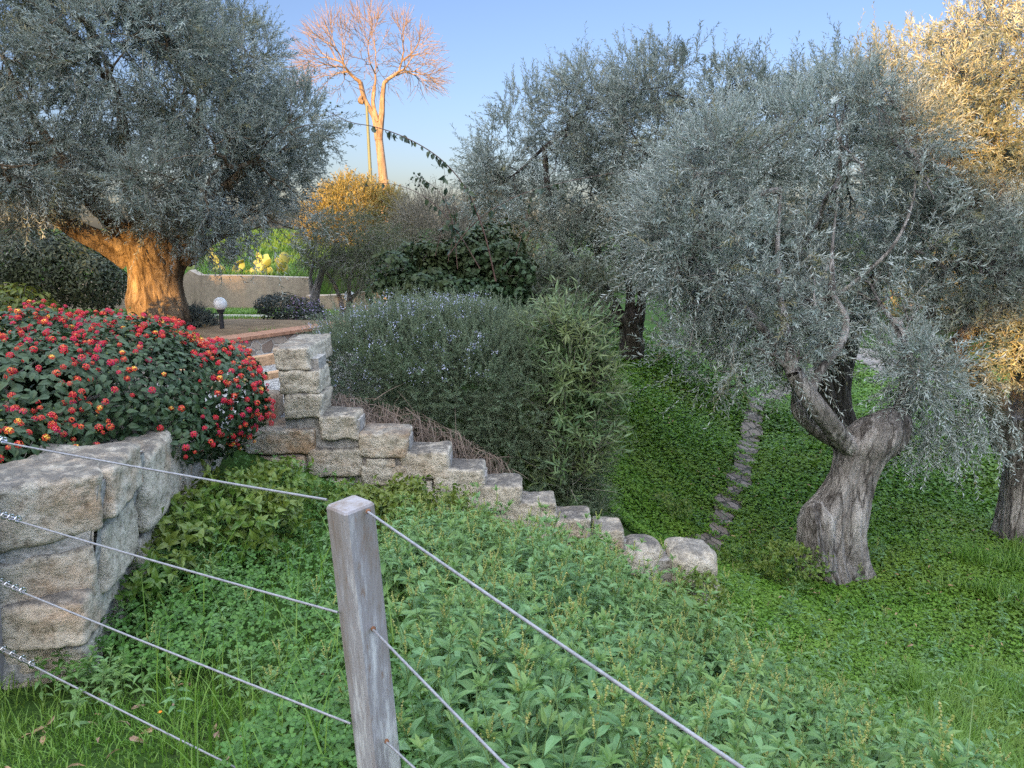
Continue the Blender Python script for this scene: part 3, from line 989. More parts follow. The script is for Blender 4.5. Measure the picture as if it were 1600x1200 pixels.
rwall("retaining_wall", "long stained concrete retaining wall behind the old olive trunk", [(-500, 445), (20, 442), (170, 440), (280, 436), (296, 422), (310, 430), (400, 431), (440, 433), (482, 434)], 16.0, -2.3)
rwall("retaining_wall", "shorter pinkish concrete retaining wall behind the dead stems", [(478, 462), (505, 462), (545, 460), (600, 451), (660, 449), (720, 449)], 15.7, -2.4)

# ------------------------------------------------------------------ trees
def lobes_from_px(spec):
    """(px, py, Y, rx_px, rz_px, ry_m) -> centres and radii"""
    out = []
    for (px, py, Y, rx, rz, ry) in spec:
        s = pxm(px, py, Y)
        out.append((P(px, py, Y), A([rx * s, ry, rz * s])))
    return out

def sample_lobes(lobes, n_, rmin=.55, inner=.62, zmin=None, up=0.0):
    w = A([(r[0] * r[1] + r[0] * r[2] + r[1] * r[2]) for c, r in lobes])
    k = R.choice(len(lobes), n_, p=w / w.sum())
    C, Rr = A([c for c, r in lobes])[k], A([r for c, r in lobes])[k]
    dr = rsph(n_)
    dr[:, 2] += up
    dr = nrm(dr)
    f = rmin + (1 - rmin) * R.uniform(0, 1, n_) ** .6
    p = C + dr * Rr * f[:, None]
    keep = np.ones(n_, bool)
    for j, (c, r) in enumerate(lobes):
        q = np.linalg.norm((p - c) / r, axis=1)
        keep &= (k == j) | (q > inner)
    if zmin is not None:
        keep &= p[:, 2] > zmin
    nm = nrm(dr / Rr)
    return p[keep], nm[keep]

def sprays(mb, o, d, L, nl_, T, ll, droop=.25, ang=.8, tw=.0025, mats=(0, 1), lj=.3, base=.12):
    m_ = len(o)
    L = np.broadcast_to(np.asarray(L, float), (m_,))
    s = np.linspace(base, 1, nl_)
    dv = d * L[:, None]
    g_ = A([0, 0, -1.0]) * droop
    pt = o[:, None] + dv[:, None] * s[None, :, None] + g_ * (L[:, None] * s[None] ** 2)[..., None]
    tg_ = nrm(dv[:, None] + 2 * g_ * (L[:, None] * s[None])[..., None])
    a = nrm(np.cross(tg_, rsph(m_)[:, None] + A([0, 0, .01])))
    b_ = np.cross(tg_, a)
    ph = (np.arange(nl_) % 2) * np.pi + (np.arange(nl_) // 2) * 1.9 + R.uniform(0, .8, (m_, nl_))
    sd_ = a * np.cos(ph)[..., None] + b_ * np.sin(ph)[..., None]
    an = ang * R.uniform(.6, 1.3, (m_, nl_))[..., None]
    ax = tg_ * np.cos(an) + sd_ * np.sin(an)
    nr_ = tg_ * .9 - sd_ * .5 + A([0, 0, .5]) + R.normal(0, .35, (m_, nl_, 3))
    sc = ll * (1 + R.uniform(-lj, lj, (m_, nl_))) * (1.0 - .25 * s[None])
    place(mb, T, pt.reshape(-1, 3), ax.reshape(-1, 3), nr_.reshape(-1, 3), sc.ravel(), mats[0])
    if tw:
        s4 = A([0, .4, .75, 1.0])
        tp = o[:, None] + dv[:, None] * s4[None, :, None] + g_ * (L[:, None] * s4[None] ** 2)[..., None]
        tubes(mb, tp, np.broadcast_to(A([1, .8, .55, .25]) * tw, (m_, 4)), 3, mats[1])

def grow(segs, p, tgt, n0, r0, pw=.45, step=(.28, .5), kink=.07, rmin=.004):
    """branches that split until every target has its twig"""
    stack = [(A(p, float), tgt)]
    while stack:
        p, T_ = stack.pop()
        n_ = len(T_)
        r_ = max(r0 * (n_ / n0) ** pw, rmin)
        if n_ == 1:
            segs.append((p, T_[0], r_, rmin * .6))
            continue
        c = T_.mean(0)
        f = random.uniform(*step)
        q = p + (c - p) * f
        ln = np.linalg.norm(q - p)
        q = q + R.normal(0, kink * ln, 3)
        dv = T_ - q
        dv = dv / (np.linalg.norm(dv, axis=1, keepdims=True) + 1e-6) + (T_ - c) * .15
        cc = dv - dv.mean(0)
        _, _, vt = np.linalg.svd(cc, full_matrices=False)
        pr = cc @ vt[0]
        thr = np.quantile(pr, random.uniform(.35, .65))
        lo = pr <= thr
        if lo.all() or not lo.any():
            lo = np.arange(n_) < n_ // 2
        n1, n2 = lo.sum(), n_ - lo.sum()
        segs.append((p, q, r_, max(r0 * (max(n1, n2) / n0) ** pw, rmin)))
        stack.append((q, T_[lo]))
        stack.append((q, T_[~lo]))

def segs_to(mb, segs, sides=5, mat=0, curve=.06):
    a, b_ = A([s[0] for s in segs]), A([s[1] for s in segs])
    ra, rb = A([s[2] for s in segs]), A([s[3] for s in segs])
    L = np.linalg.norm(b_ - a, axis=1)
    j = R.normal(0, 1, a.shape) * (L * curve)[:, None]
    s5 = A([0, .25, .5, .75, 1.0])
    p = a[:, None] + (b_ - a)[:, None] * s5[None, :, None] + j[:, None] * np.sin(np.pi * s5)[None, :, None]
    rr_ = ra[:, None] * (1 - s5) + rb[:, None] * s5
    big = ra > .02
    if big.any():
        tubes(mb, p[big], rr_[big], 8, mat)
    if (~big).any():
        tubes(mb, p[~big], rr_[~big], sides if sides < 5 else 4, mat)

def gnarl(mb, rings, seed, nu=180, nv=220, amp=.13, mat=0, twist=1.5, lobn=5, flare=0):
    """rings: (centre, rx, ry) from the foot up; knotted, fluted, twisted trunk"""
    q = smooth_path(np.c_[A([r[0] for r in rings]), A([[r[1], r[2]] for r in rings])], nv)
    th = np.arange(nu) / nu * 2 * np.pi
    N1, N2 = Noise(seed, 3), Noise(seed + 5, 2)
    s = np.linspace(0, 1, nv)
    TT, SS = np.meshgrid(th, s)
    cyl = np.stack([np.cos(TT + SS * twist), np.sin(TT + SS * twist), SS * 2.0], -1)
    rid = 1 - np.abs(N2(cyl * A([1.3, 1.3, .45]), .9))
    N3 = Noise(seed + 9, 3)
    cy2 = cyl * A([1, 1, .55])
    dsp = 1 + amp * (N1(cyl, .75) * .9 + (rid - .5) * .6) + amp * .4 * np.cos(lobn * (TT + SS * twist) + seed)
    dsp -= amp * .55 * np.clip(1 - np.abs(N3(cy2, 1.5)) * 3.5, 0, 1)          # fissures between the strands
    dsp += amp * .22 * N3(cy2, 3.4)
    N5 = Noise(seed + 13, 3)
    cy3 = cyl * A([1, 1, .30])
    dsp -= amp * .42 * np.clip(1 - np.abs(N5(cy3, 4.2)) * 2.6, 0, 1)
    g5 = np.random.default_rng(seed + 3)
    for _ in range(9):                                   # knot holes and lost strips of bark
        t0, s0 = g5.uniform(0, 6.283), g5.uniform(.15, .92)
        dt = (TT - t0 + np.pi) % (2 * np.pi) - np.pi
        dsp -= amp * g5.uniform(.5, 1.3) * np.exp(-(dt / g5.uniform(.08, .2)) ** 2 - ((SS - s0) / g5.uniform(.03, .09)) ** 2)
    if flare:
        dsp *= 1 + flare * np.exp(-SS * 9) * (.6 + .8 * (np.cos(3 * TT + seed) > .2))
    V = q[:, None, :3] + np.stack([np.cos(TT) * q[:, None, 3] * dsp, np.sin(TT) * q[:, None, 4] * dsp, 0 * TT], -1)
    V[..., 2] += .03 * N1(cyl, 1.3)
    j = np.arange(nv - 1)[:, None] * nu
    k_ = np.arange(nu)[None]
    mb.add(V, np.stack([j + k_, j + (k_ + 1) % nu, j + nu + (k_ + 1) % nu, j + nu + k_], -1).reshape(-1, 4), mat)
    mb.add(np.vstack([V[-1], V[-1].mean(0) + A([0, 0, .05])]), [[i, (i + 1) % nu, nu] for i in range(nu)], mat)

def px_rings(rows, Y, dep=.85):
    """rows: (py, x_left, x_right) from the foot up"""
    out = []
    for (py, a, b_) in rows:
        c = P((a + b_) / 2, py, Y)
        r_ = (b_ - a) / 2 * pxm((a + b_) / 2, py, Y)
        out.append((c, r_, r_ * dep))
    return out

def limb(mb, pts, r0, r1, sides=10, mat=0):
    pts = A([P(*p) for p in pts])
    rr_ = np.linspace(r0, r1, len(pts))
    rr_[0] *= 1.25
    if r0 < .08:
        tube(mb, pts, rr_, sides, len(pts) * 6, mat)
    else:
        q = MB()
        tube(q, pts, rr_, 28, len(pts) * 16, 0)
        ring, n_ = q.V[0].reshape(-1, 28, 3), len(pts) * 16
        c_ = ring.mean(1, keepdims=True)
        s_ = np.linspace(0, 1, n_)[:, None]
        th_ = np.arange(28) / 28 * 6.283
        NL = Noise(int(abs(pts[0].sum()) * 1000) % 9999, 3)
        L_ = np.linalg.norm(pts[-1] - pts[0]) / (r0 * 6)
        cy = np.stack([np.cos(th_)[None] + 0 * s_, np.sin(th_)[None] + 0 * s_, s_ * L_ + 0 * th_], -1)
        dsp = 1 + .13 * NL(cy, .9) + .10 * NL(cy * A([1, 1, .35]), 2.6)
        q.V[0] = (c_ + (ring - c_) * dsp[..., None]).reshape(-1, 3)
        mb.add(q.V[0], q.L[0].reshape(-1, 4), mat)
    return pts[-1]

T_OLV = leaf2(.21, .3, .06)
def clumps(lobes, k, f=(.32, .55), seed=1):
    """break each big lobe into boughs that end in their own clumps"""
    g_ = np.random.default_rng(seed)
    out = []
    for c, r in lobes:
        out.append((c, r * .62))
        d = nrm(g_.normal(size=(k, 3)) + A([0, -.25, .1]))
        for dv in d:
            q_ = g_.uniform(*f)
            out.append((c + dv * r * (1.02 - q_ * g_.uniform(.35, .9)), r * q_ * g_.uniform(.8, 1.2, 3)))
    return out

def olive_crown(tree, lobes, n_spr, ll, L=(.25, .5), nl_=22, leafm=None, top=None, gap=.55, gseed=1, up=.25, zmin=None, droop=.12, tips=None, rmin=.5, tw=.0028, twm=None, ncl=9):
    lobes = clumps(lobes, ncl, seed=gseed)
    p, nm = sample_lobes(lobes, n_spr, rmin, .7, zmin, .05)
    G = Noise(gseed, 3)
    G2 = Noise(gseed + 50, 2)
    keep = ((G(p, .75) > -gap) & (G2(p, 1.7) > -.95)) | (R.uniform(0, 1, len(p)) < .08)
    p, nm = p[keep], nm[keep]
    d = nrm(nm * .7 + A([0, 0, up]) + R.normal(0, .45, p.shape))
    mb = MB()
    lm = [leafm or M_OLIVE, twm or M_TWIG, M_OLIVE_S, M_OLIVE_Y, M_OLIVE_D, M_OLIVE]
    h = len(p)
    Ls = R.uniform(*L, h) * np.where(R.uniform(0, 1, h) < .12, 1.7, 1.0)
    g3 = Noise(gseed + 70, 3)(p, 1.0) + R.normal(0, .22, h)
    cls = np.where(g3 > .55, 2, np.where(g3 < -.55, 4, np.where(R.uniform(0, 1, h) < .06, 3, np.where(R.uniform(0, 1, h) < .3, 5, 0))))
    for ci in (0, 2, 3, 4, 5):
        a = cls == ci
        if a.any():
            sprays(mb, p[a], d[a], Ls[a], nl_, T_OLV, ll, droop, .75, tw, (ci, 1))
    # bare grey twigs that show among the leaves
    a = R.choice(h, h // 9)
    sprays(mb, p[a], nrm(d[a] + R.normal(0, .4, (len(a), 3))), np.minimum(Ls[a], .4) * .95, 3, T_OLV, ll * .8, .1, .8, .0042, (3, 1))
    if top is not None and len(top):
        for (q0, n_, hh, sp_) in top:                    # tall shoots that stand out of the crown
            o = q0 + R.normal(0, 1, (n_, 3)) * sp_
            o = A([p[((q_ - p) ** 2).sum(1).argmin()] for q_ in o])
            dd = nrm(A([0, 0, 1.0]) + R.normal(0, .28, (n_, 3)))
            sprays(mb, o, dd, R.uniform(.6, 1.15, n_) * hh, int(nl_ * 1.4), T_OLV, ll * 1.05, .06, .65, tw)
    o = mb.build("crown", lm, tree)
    return p

def crown_limbs(mb, starts, p, n_t, r0, mat=0, rmin=.006):
    """share crown targets between the limb ends and grow branches to them"""
    k = R.choice(len(p), min(n_t, len(p)), replace=False)
    t = p[k]
    st_ = A([s for s in starts])
    d = np.linalg.norm(t[:, None] - st_[None], axis=2)
    own = d.argmin(1)
    segs = []
    for i in range(len(st_)):
        if (own == i).sum() > 1:
            grow(segs, st_[i], t[own == i], (own == i).sum(), r0, rmin=rmin)
    segs_to(mb, segs, 4, mat)

# --- old olive on the left terrace
Y = 9.5
tr = thing("olive_tree", "broad old olive with a thick sunlit knotted trunk beyond the red flowers", "olive tree", P(250, 528, Y), "old olive trees")
lob = lobes_from_px([(180, 140, 9.6, 200, 165, 1.8), (330, 150, 9.7, 120, 120, 1.6), (215, 20, 9.6, 130, 90, 1.5), (60, 240, 9.0, 150, 90, 1.4), (430, 240, 9.8, 80, 110, 1.2),
                     (320, 270, 9.2, 150, 90, 1.5), (410, 350, 9.6, 75, 45, .8), (30, 320, 9.2, 45, 40, .6), (130, 315, 8.9, 40, 22, .4), (240, 335, 8.9, 40, 25, .4), (330, 370, 9.2, 45, 30, .5), (110, -50, 9.6, 190, 90, 1.6)])
pts = olive_crown(tr, lob, 19000,   .07, (.2, .42), 22, M_OLIVE, gap=.55, gseed=3, top=[(P(470, 150, 9.7), 14, .35, .15), (P(490, 240, 9.7), 14, .35, .15), (P(310, 40, 9.6), 25, .35, .3)])
mb = MB()
gnarl(mb, px_rings([(545, 205, 300), (520, 222, 290), (500, 214, 289), (470, 202, 285), (440, 198, 284), (420, 194, 290), (402, 188, 297), (388, 182, 300), (374, 200, 285), (364, 225, 262)], Y), 4, amp=.15, flare=.25)
e = [limb(mb, [(200, 395, Y), (165, 380, Y - .2), (120, 360, Y - .4), (70, 320, Y - .5), (30, 280, Y - .6)], .16, .05),
     limb(mb, [(205, 395, Y), (180, 350, Y), (130, 300, Y - .2), (90, 240, Y - .2)], .17, .06),
     limb(mb, [(225, 400, Y), (220, 350, Y), (200, 270, Y + .1), (190, 180, Y)], .18, .06),
     limb(mb, [(262, 405, Y), (275, 340, Y + .2), (300, 270, Y), (310, 180, Y)], .17, .06),
     limb(mb, [(285, 400, Y), (305, 370, Y - .1), (330, 320, Y), (390, 260, Y)], .15, .05),
     limb(mb, [(290, 400, Y), (330, 375, Y + .1), (380, 355, Y + .2)], .09, .03)]
crown_limbs(mb, e, pts, 420, .05)
mb.build("trunk", M_BARK_L, tr, smooth=True)

# --- olive at the front of the right slope
Y = 7.5
tr = thing("olive_tree", "silvery olive with a pale twisted hollow trunk leaning on the right slope", "olive tree", P(1310, 900, Y), "old olive trees")
lob = lobes_from_px([(1150, 540, 7.6, 95, 72, .8), (1112, 430, 7.9, 90, 80, .8), (1180, 400, 8.0, 170, 130, 1.2), (1300, 380, 8.2, 140, 140, 1.2), (1200, 250, 8.3, 130, 110, 1.0), (1310, 260, 8.4, 110, 110, 1.0),
                     (1060, 360, 8.3, 70, 70, .7), (1100, 310, 8.4, 110, 100, 1.0), (1400, 420, 8.0, 90, 110, .9), (1430, 560, 7.3, 55, 55, .5), (1200, 505, 7.9, 100, 60, .7)])
pts = olive_crown(tr, lob, 13500, .074, (.25, .5), 20, M_OLIVE_S, gap=.22, gseed=11, top=[(P(1190, 190, 8.3), 40, .5, .22), (P(1260, 170, 8.4), 30, .45, .2), (P(1350, 200, 8.4), 30, .45, .2), (P(1150, 450, 7.2), 16, .5, .1), (P(1130, 250, 8.4), 30, .7, .25)])
mb = MB()
gnarl(mb, px_rings([(950, 1262, 1410), (922, 1258, 1388), (895, 1254, 1366), (865, 1253, 1354), (835, 1257, 1352), (800, 1260, 1357), (770, 1284, 1364), (740, 1302, 1374), (715, 1310, 1388), (690, 1312, 1412), (672, 1326, 1420), (656, 1345, 1420), (644, 1372, 1412)], Y, .7), 21, amp=.15, twist=1.0, flare=.22)
gnarl(mb, px_rings([(885, 1248, 1300), (850, 1252, 1298), (810, 1256, 1296), (788, 1262, 1284)], Y - .22, .8), 26, nv=80, amp=.2, twist=.7)
e = [limb(mb, [(1350, 712, Y), (1318, 690, Y - .1), (1290, 655, Y - .25), (1260, 615, Y - .3), (1240, 582, Y - .3)], .105, .085),
     limb(mb, [(1262, 618, Y - .3), (1285, 575, Y - .2), (1315, 535, Y - .1), (1322, 500, Y), (1300, 460, Y + .1)], .05, .03),
     limb(mb, [(1315, 690, Y + .1), (1275, 670, Y + .1), (1248, 640, Y), (1246, 605, Y + .1), (1215, 545, Y + .2), (1160, 480, Y + .3)], .085, .045),
     limb(mb, [(1385, 705, Y), (1405, 650, Y + .1), (1418, 590, Y + .2), (1400, 500, Y + .4)], .11, .065),
     limb(mb, [(1230, 520, Y + .4), (1330, 445, Y + .2), (1395, 385, Y + .1), (1425, 320, Y + .2), (1432, 270, Y + .3)], .026, .008),
     limb(mb, [(1240, 585, Y - .3), (1225, 500, Y), (1215, 400, Y + .4), (1220, 300, Y + .7)], .06, .012),
     limb(mb, [(1300, 462, Y + .1), (1300, 400, Y + .3), (1310, 300, Y + .6)], .032, .008)]
crown_limbs(mb, e, pts, 520, .045)
mb.build("trunk", M_BARK, tr, smooth=True)

# --- dark trunk behind it
Y = 12.5
tr = thing("olive_tree", "shaded olive with a dark upright trunk behind the pale twisted trunk", "olive tree", P(1305, 665, Y), "old olive trees")
lob = lobes_from_px([(1060, 230, 12.8, 110, 120, 1.4), (1000, 200, 13.2, 90, 80, 1.2), (1180, 230, 12.5, 140, 140, 1.6), (1320, 260, 12.5, 150, 140, 1.6), (1130, 380, 12.2, 150, 110, 1.3), (1300, 430, 11.8, 130, 80, 1.2), (1060, 140, 13, 50, 60, .8), (1420, 260, 12.5, 90, 110, 1.2)])
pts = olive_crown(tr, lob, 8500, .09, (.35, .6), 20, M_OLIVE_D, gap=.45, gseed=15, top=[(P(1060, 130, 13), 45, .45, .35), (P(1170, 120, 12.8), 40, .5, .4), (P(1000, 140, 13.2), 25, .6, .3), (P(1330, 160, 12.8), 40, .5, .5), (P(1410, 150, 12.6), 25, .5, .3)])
mb = MB()
gnarl(mb, px_rings([(690, 1262, 1345), (660, 1275, 1338), (630, 1277, 1330), (600, 1275, 1328), (560, 1272, 1332), (520, 1262, 1342), (490, 1255, 1350)], Y), 33, amp=.13, flare=.2)
e = [limb(mb, [(1280, 510, Y), (1240, 430, Y), (1180, 330, Y)], .2, .08), limb(mb, [(1300, 510, Y), (1300, 400, Y), (1310, 280, Y)], .2, .08),
     limb(mb, [(1330, 510, Y), (1370, 430, Y), (1400, 330, Y)], .18, .07), limb(mb, [(1270, 500, Y), (1180, 420, Y + .2), (1090, 300, Y + .3)], .15, .06)]
crown_limbs(mb, e, pts, 260, .06)
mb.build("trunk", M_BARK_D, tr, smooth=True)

# --- rightmost olive, its crown catching the last sun
Y = 8.6
tr = thing("olive_tree", "tall olive at the right edge with its upper crown glowing orange", "olive tree", P(1582, 850, Y), "old olive trees")
lob = lobes_from_px([(1540, 430, 8.3, 110, 120, 1.0), (1480, 340, 8.6, 80, 90, .8), (1590, 300, 8.8, 120, 110, 1.1), (1490, 210, 9.3, 80, 100, .9), (1560, 110, 9.4, 100, 110, 1.0), (1450, 270, 9.4, 70, 70, .8), (1640, 180, 9.4, 130, 140, 1.1),
                     (1575, 560, 8.2, 70, 60, .7), (1650, 480, 8.4, 110, 120, 1.0), (1420, 230, 9.6, 50, 60, .6)])
pts = olive_crown(tr, lob, 10500, .078, (.25, .5), 20, M_OLIVE, gap=.4, gseed=19, top=[(P(1500, 110, 9.4), 45, .5, .25), (P(1570, 30, 9.4), 45, .5, .3), (P(1440, 190, 9.6), 25, .6, .2)])
mb = MB()
gnarl(mb, px_rings([(870, 1535, 1640), (845, 1548, 1630), (800, 1560, 1622), (760, 1567, 1622), (720, 1570, 1628), (680, 1566, 1640), (650, 1560, 1650)], Y), 44, amp=.13, flare=.15, twist=.6)
e = [limb(mb, [(1580, 690, Y), (1560, 640, Y - .1), (1520, 590, Y - .2), (1490, 560, Y - .2), (1530, 500, Y)], .17, .09),
     limb(mb, [(1500, 580, Y - .2), (1460, 555, Y - .1), (1450, 520, Y), (1470, 440, Y + .1)], .09, .05),
     limb(mb, [(1600, 680, Y), (1605, 560, Y), (1580, 440, Y + .1), (1560, 300, Y + .5), (1545, 180, Y + .8)], .17, .05),
     limb(mb, [(1620, 680, Y), (1660, 540, Y), (1670, 400, Y), (1660, 250, Y + .5)], .16, .06),
     limb(mb, [(1560, 440, Y + .1), (1510, 340, Y + .3), (1480, 250, Y + .6)], .07, .04)]
crown_limbs(mb, e, pts, 330, .045)
# hanging outer twigs over the slope
ho = A([P(x, y, 7.6) for x, y in R.uniform([1400, 590], [1550, 700], (260, 2))]) + R.normal(0, .12, (260, 3))
qb = MB()
sprays(qb, ho, nrm(A([.0, -.15, -.55]) + R.normal(0, .55, (260, 3))), R.uniform(.2, .42, 260), 20, T_OLV, .072, .35, .75, .0028)
hq = A([P(x, y, 7.7) for x, y in R.uniform([1410, 540], [1530, 620], (90, 2))])
segs = []
grow(segs, P(1415, 600, 7.7), ho[R.choice(260, 70, replace=False)], 70, .018, rmin=.004)
segs_to(qb, segs, 4, 1)
qb.build("hanging_twigs", [M_OLIVE_S, M_TWIG], tr)
# tangle of dry suckers round the lit fork
dq = A([P(x, y, 8.3) for x, y in R.uniform([1480, 500], [1590, 600], (220, 2))]) + R.normal(0, .15, (220, 3))
sprays(mb, dq, nrm(R.normal(0, 1, (220, 3)) + A([0, -.3, .3])), .3, 4, leaf2(.12), .04, .2, .9, .004, (0, 0))
mb.build("trunk", M_BARK, tr, smooth=True)

# --- centre olive past the oleander
Y = 14.0
tr = thing("olive_tree", "olive with a short dark forked trunk past the oleander, pale footpath to its right", "olive tree", P(990, 568, Y), "old olive trees")
lob = lobes_from_px([(860, 200, 14.2, 75, 85, 1.2), (930, 200, 14.2, 100, 90, 1.3), (990, 200, 14.3, 90, 90, 1.3), (900, 310, 14, 110, 90, 1.3), (830, 290, 13.8, 85, 80, 1.2), (990, 320, 13.6, 90, 100, 1.2), (790, 250, 14.2, 55, 60, .9), (920, 400, 13.6, 70, 50, .8), (1015, 400, 13.2, 60, 50, .8), (760, 290, 14.4, 35, 50, .7)])
pts = olive_crown(tr, lob, 9500, .085, (.3, .55), 20, M_OLIVE, gap=.35, gseed=27, top=[(P(850, 130, 14.2), 35, .6, .3), (P(950, 120, 14.2), 40, .6, .4), (P(800, 200, 14.2), 25, .5, .25), (P(750, 260, 14.2), 18, .45, .2)])
mb = MB()
gnarl(mb, px_rings([(590, 968, 1008), (565, 970, 1005), (540, 970, 1005), (515, 966, 1006), (495, 958, 1008), (484, 975, 1000)], Y), 52, amp=.14, flare=.15)
e = [limb(mb, [(972, 505, Y), (960, 480, Y), (945, 455, Y), (935, 400, Y), (930, 330, Y)], .12, .06),
     limb(mb, [(985, 500, Y), (985, 460, Y), (975, 400, Y), (985, 300, Y)], .10, .05),
     limb(mb, [(996, 500, Y), (1003, 465, Y), (1000, 400, Y), (1000, 300, Y)], .10, .05),
     limb(mb, [(948, 458, Y), (915, 440, Y), (890, 405, Y), (860, 320, Y), (850, 230, Y)], .10, .05)]
crown_limbs(mb, e, pts, 260, .05)
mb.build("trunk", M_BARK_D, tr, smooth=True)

# --- bare tree on the hill
Y = 30.0
tr = thing("bare_tree", "tall leafless tree with a pink lit umbrella of twigs on the hill", "bare tree", P(602, 345, Y))
cc = P(576, 100, Y)
s = pxm(576, 100, Y)
N_T = 1700
dd = rsph(N_T * 3)
dd = dd[dd[:, 2] > -.28][:N_T]
ff = R.uniform(.45, 1.0, len(dd)) ** .5
tt = cc + dd * ff[:, None] * A([138 * s, 3.2, 118 * s]) + A([0, 0, -.4])
mb = MB()
tube(mb, [P(606, 372, Y), P(602, 310, Y), P(597, 260, Y), P(592, 215, Y)], [.24, .20, .165, .15], 12)
e1 = limb(mb, [(592, 218, Y), (585, 185, Y), (570, 155, Y), (563, 128, Y)], .12, .085)
e2 = limb(mb, [(593, 218, Y), (596, 180, Y), (598, 150, Y), (600, 130, Y)], .12, .08)
e3 = limb(mb, [(590, 190, Y), (583, 160, Y), (585, 135, Y)], .08, .06)
tube(mb, [P(568, 160, Y - .1), P(563, 158, Y - .1), P(565, 150, Y - .1)], [.09, .10, .06], 8)
own = np.abs(tt[:, None] - A([e1 + A([-1.2, 0, 0]), e2 + A([1.2, 0, 0]), e3])[None])
own = (own * A([1, .5, .3])).sum(2).argmin(1)
segs = []
for i, (e, r0) in enumerate(((e1, .075), (e2, .075), (e3, .045))):
    grow(segs, e, tt[own == i], (own == i).sum(), r0, .46, (.16, .32), .09, .0068)
segs_to(mb, segs, 4, 0, .05)
tag(tr, tr['label'], tr['category'])
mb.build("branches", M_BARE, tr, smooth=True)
mb = MB()
tube(mb, [P(584, 372, 27.5), P(573, 165, 27.5)], [.075, .05], 10)
c = P(573, 165, 27.5)
tag(mb.build("flood_lamp_pole", plain("grey_green_pole", (.13, .16, .12), .6), smooth=True, loc=P(584, 372, 27.5)), "thin grey green pole standing just left of the bare tree", "pole")

# ------------------------------------------------------------------ shrubs
def shrub(name, label, cat, base, lobes, T, ll, n_, mats, kind='leaf', group=None, L=(.12, .3), nl_=12, droop=.2, ang=.8, up=.3, rmin=.55, gap=9, gseed=5, stems=30, stem_r=.02, zmin=None, stem_m=None, tw=.002, part="foliage", rough=0):
    t = thing(name, label, cat, base, group)
    p, nm = sample_lobes(lobes, n_, rmin, .62, zmin, .12)
    if gap < 5:
        k = Noise(gseed, 3)(p, 1.1) > -gap
        p, nm = p[k], nm[k]
    if rough:
        NR = Noise(gseed + 40, 3)
        p = p + nm * (NR(p, 1.6) * rough * .6 + np.abs(NR(p, 4.5)) * rough * .3)[:, None]
    mb = MB()
    if kind == 'leaf':
        ax = nrm(np.cross(nm, rsph(len(p))) + nm * .25 + A([0, 0, -.35]))
        nr_ = nrm(nm + A([0, 0, .5]) + R.normal(0, .4, p.shape))
        place(mb, T, p, ax, nr_, ll * R.uniform(.65, 1.3, len(p)))
    else:
        d = nrm(nm * .8 + A([0, 0, up]) + R.normal(0, .38, p.shape))
        sprays(mb, p, d, R.uniform(*L, len(p)), nl_, T, ll, droop, ang, tw, (0, 1))
    mb.build(part, mats if isinstance(mats, list) else [mats, M_TWIG], t)
    if stems:
        q = MB()
        segs = []
        k = R.choice(len(p), min(stems * 4, len(p)), replace=False)
        grow(segs, A(base) + A([0, 0, -.03]), p[k], len(k), stem_r, rmin=.003)
        segs_to(q, segs, 4)
        q.build("stems", stem_m or M_TWIG, t)
    return t, p, nm

# --- lantana with red flower heads
M_LANT = leaf_mat("lantana_leaf", [(.018, .045, .016), (.028, .062, .022), (.045, .085, .03)], rough=.5, trans=.12, tint=(.05, .09, .035))
lob = lobes_from_px([(60, 640, 4.0, 150, 110, .7), (200, 620, 4.4, 150, 100, .7), (310, 630, 4.7, 85, 75, .5), (150, 560, 4.9, 150, 60, .6), (30, 560, 4.6, 110, 60, .6), (-90, 640, 4.0, 140, 120, .8), (235, 585, 5.1, 95, 42, .6), (330, 600, 5.0, 60, 50, .45), (352, 624, 4.7, 42, 46, .35), (5, 705, 3.35, 70, 50, .25), (-80, 715, 3.3, 90, 60, .3), (70, 690, 3.7, 90, 40, .3), (235, 665, 4.2, 80, 45, .35), (285, 678, 4.15, 45, 24, .2)])
T_LANT = leaf6(.62, .12, .2, .35)
lt, p, nm = shrub("lantana_bush", "wide dark green bush covered with red and orange flower clusters", "flowering bush", (-3.0, 4.3, -1.3), lob, T_LANT, .048, 30000, [M_LANT], rmin=.6, stems=60, stem_r=.03, rough=.16)
# flower heads
def head_mesh(seed, cols):
    g_ = np.random.default_rng(seed)
    q = MB()
    N_ = 22
    i = np.arange(N_) + .5
    ph, z = i * 2.399, 1 - i / N_ * .95
    d = np.c_[np.cos(ph) * np.sqrt(1 - z * z), np.sin(ph) * np.sqrt(1 - z * z), z]
    d = nrm(d + g_.normal(0, .07, d.shape))
    for (dv, zz) in zip(d, z):
        c = dv * .017
        u_ = nrm(np.cross(dv, A([.31, .5, .2])))
        w_ = np.cross(dv, u_)
        a0 = g_.uniform(0, 1.5)
        mi = 1 if zz > cols else 0
        V = [c]
        for k in range(8):
            a = a0 + k * np.pi / 4
            rr_ = .0062 if k % 2 else .0036
            V.append(c + dv * (.0015 if k % 2 else .001) + rr_ * (math.cos(a) * u_ + math.sin(a) * w_))
        q.add(V, [[0, 1 + k, 1 + (k + 1) % 8] for k in range(8)], mi)
        if g_.uniform() < .5 or mi:
            q.add([c + dv * .003 + .0016 * (math.cos(a) * u_ + math.sin(a) * w_) for a in (0, 1.57, 3.14, 4.71)], [[0, 1, 2, 3]], 2)
    return q
M_FR = leaf_mat("lantana_red", [(.58, .012, .045), (.68, .02, .05), (.62, .03, .03)], trans=.25)
M_FO = leaf_mat("lantana_orange", [(.75, .10, .03), (.80, .20, .04), (.70, .06, .04)], trans=.25)
M_FY = plain("lantana_eye", (.80, .45, .05), .6)
M_FM = leaf_mat("lantana_magenta", [(.55, .01, .12), (.62, .015, .10)], trans=.25)
protos = []
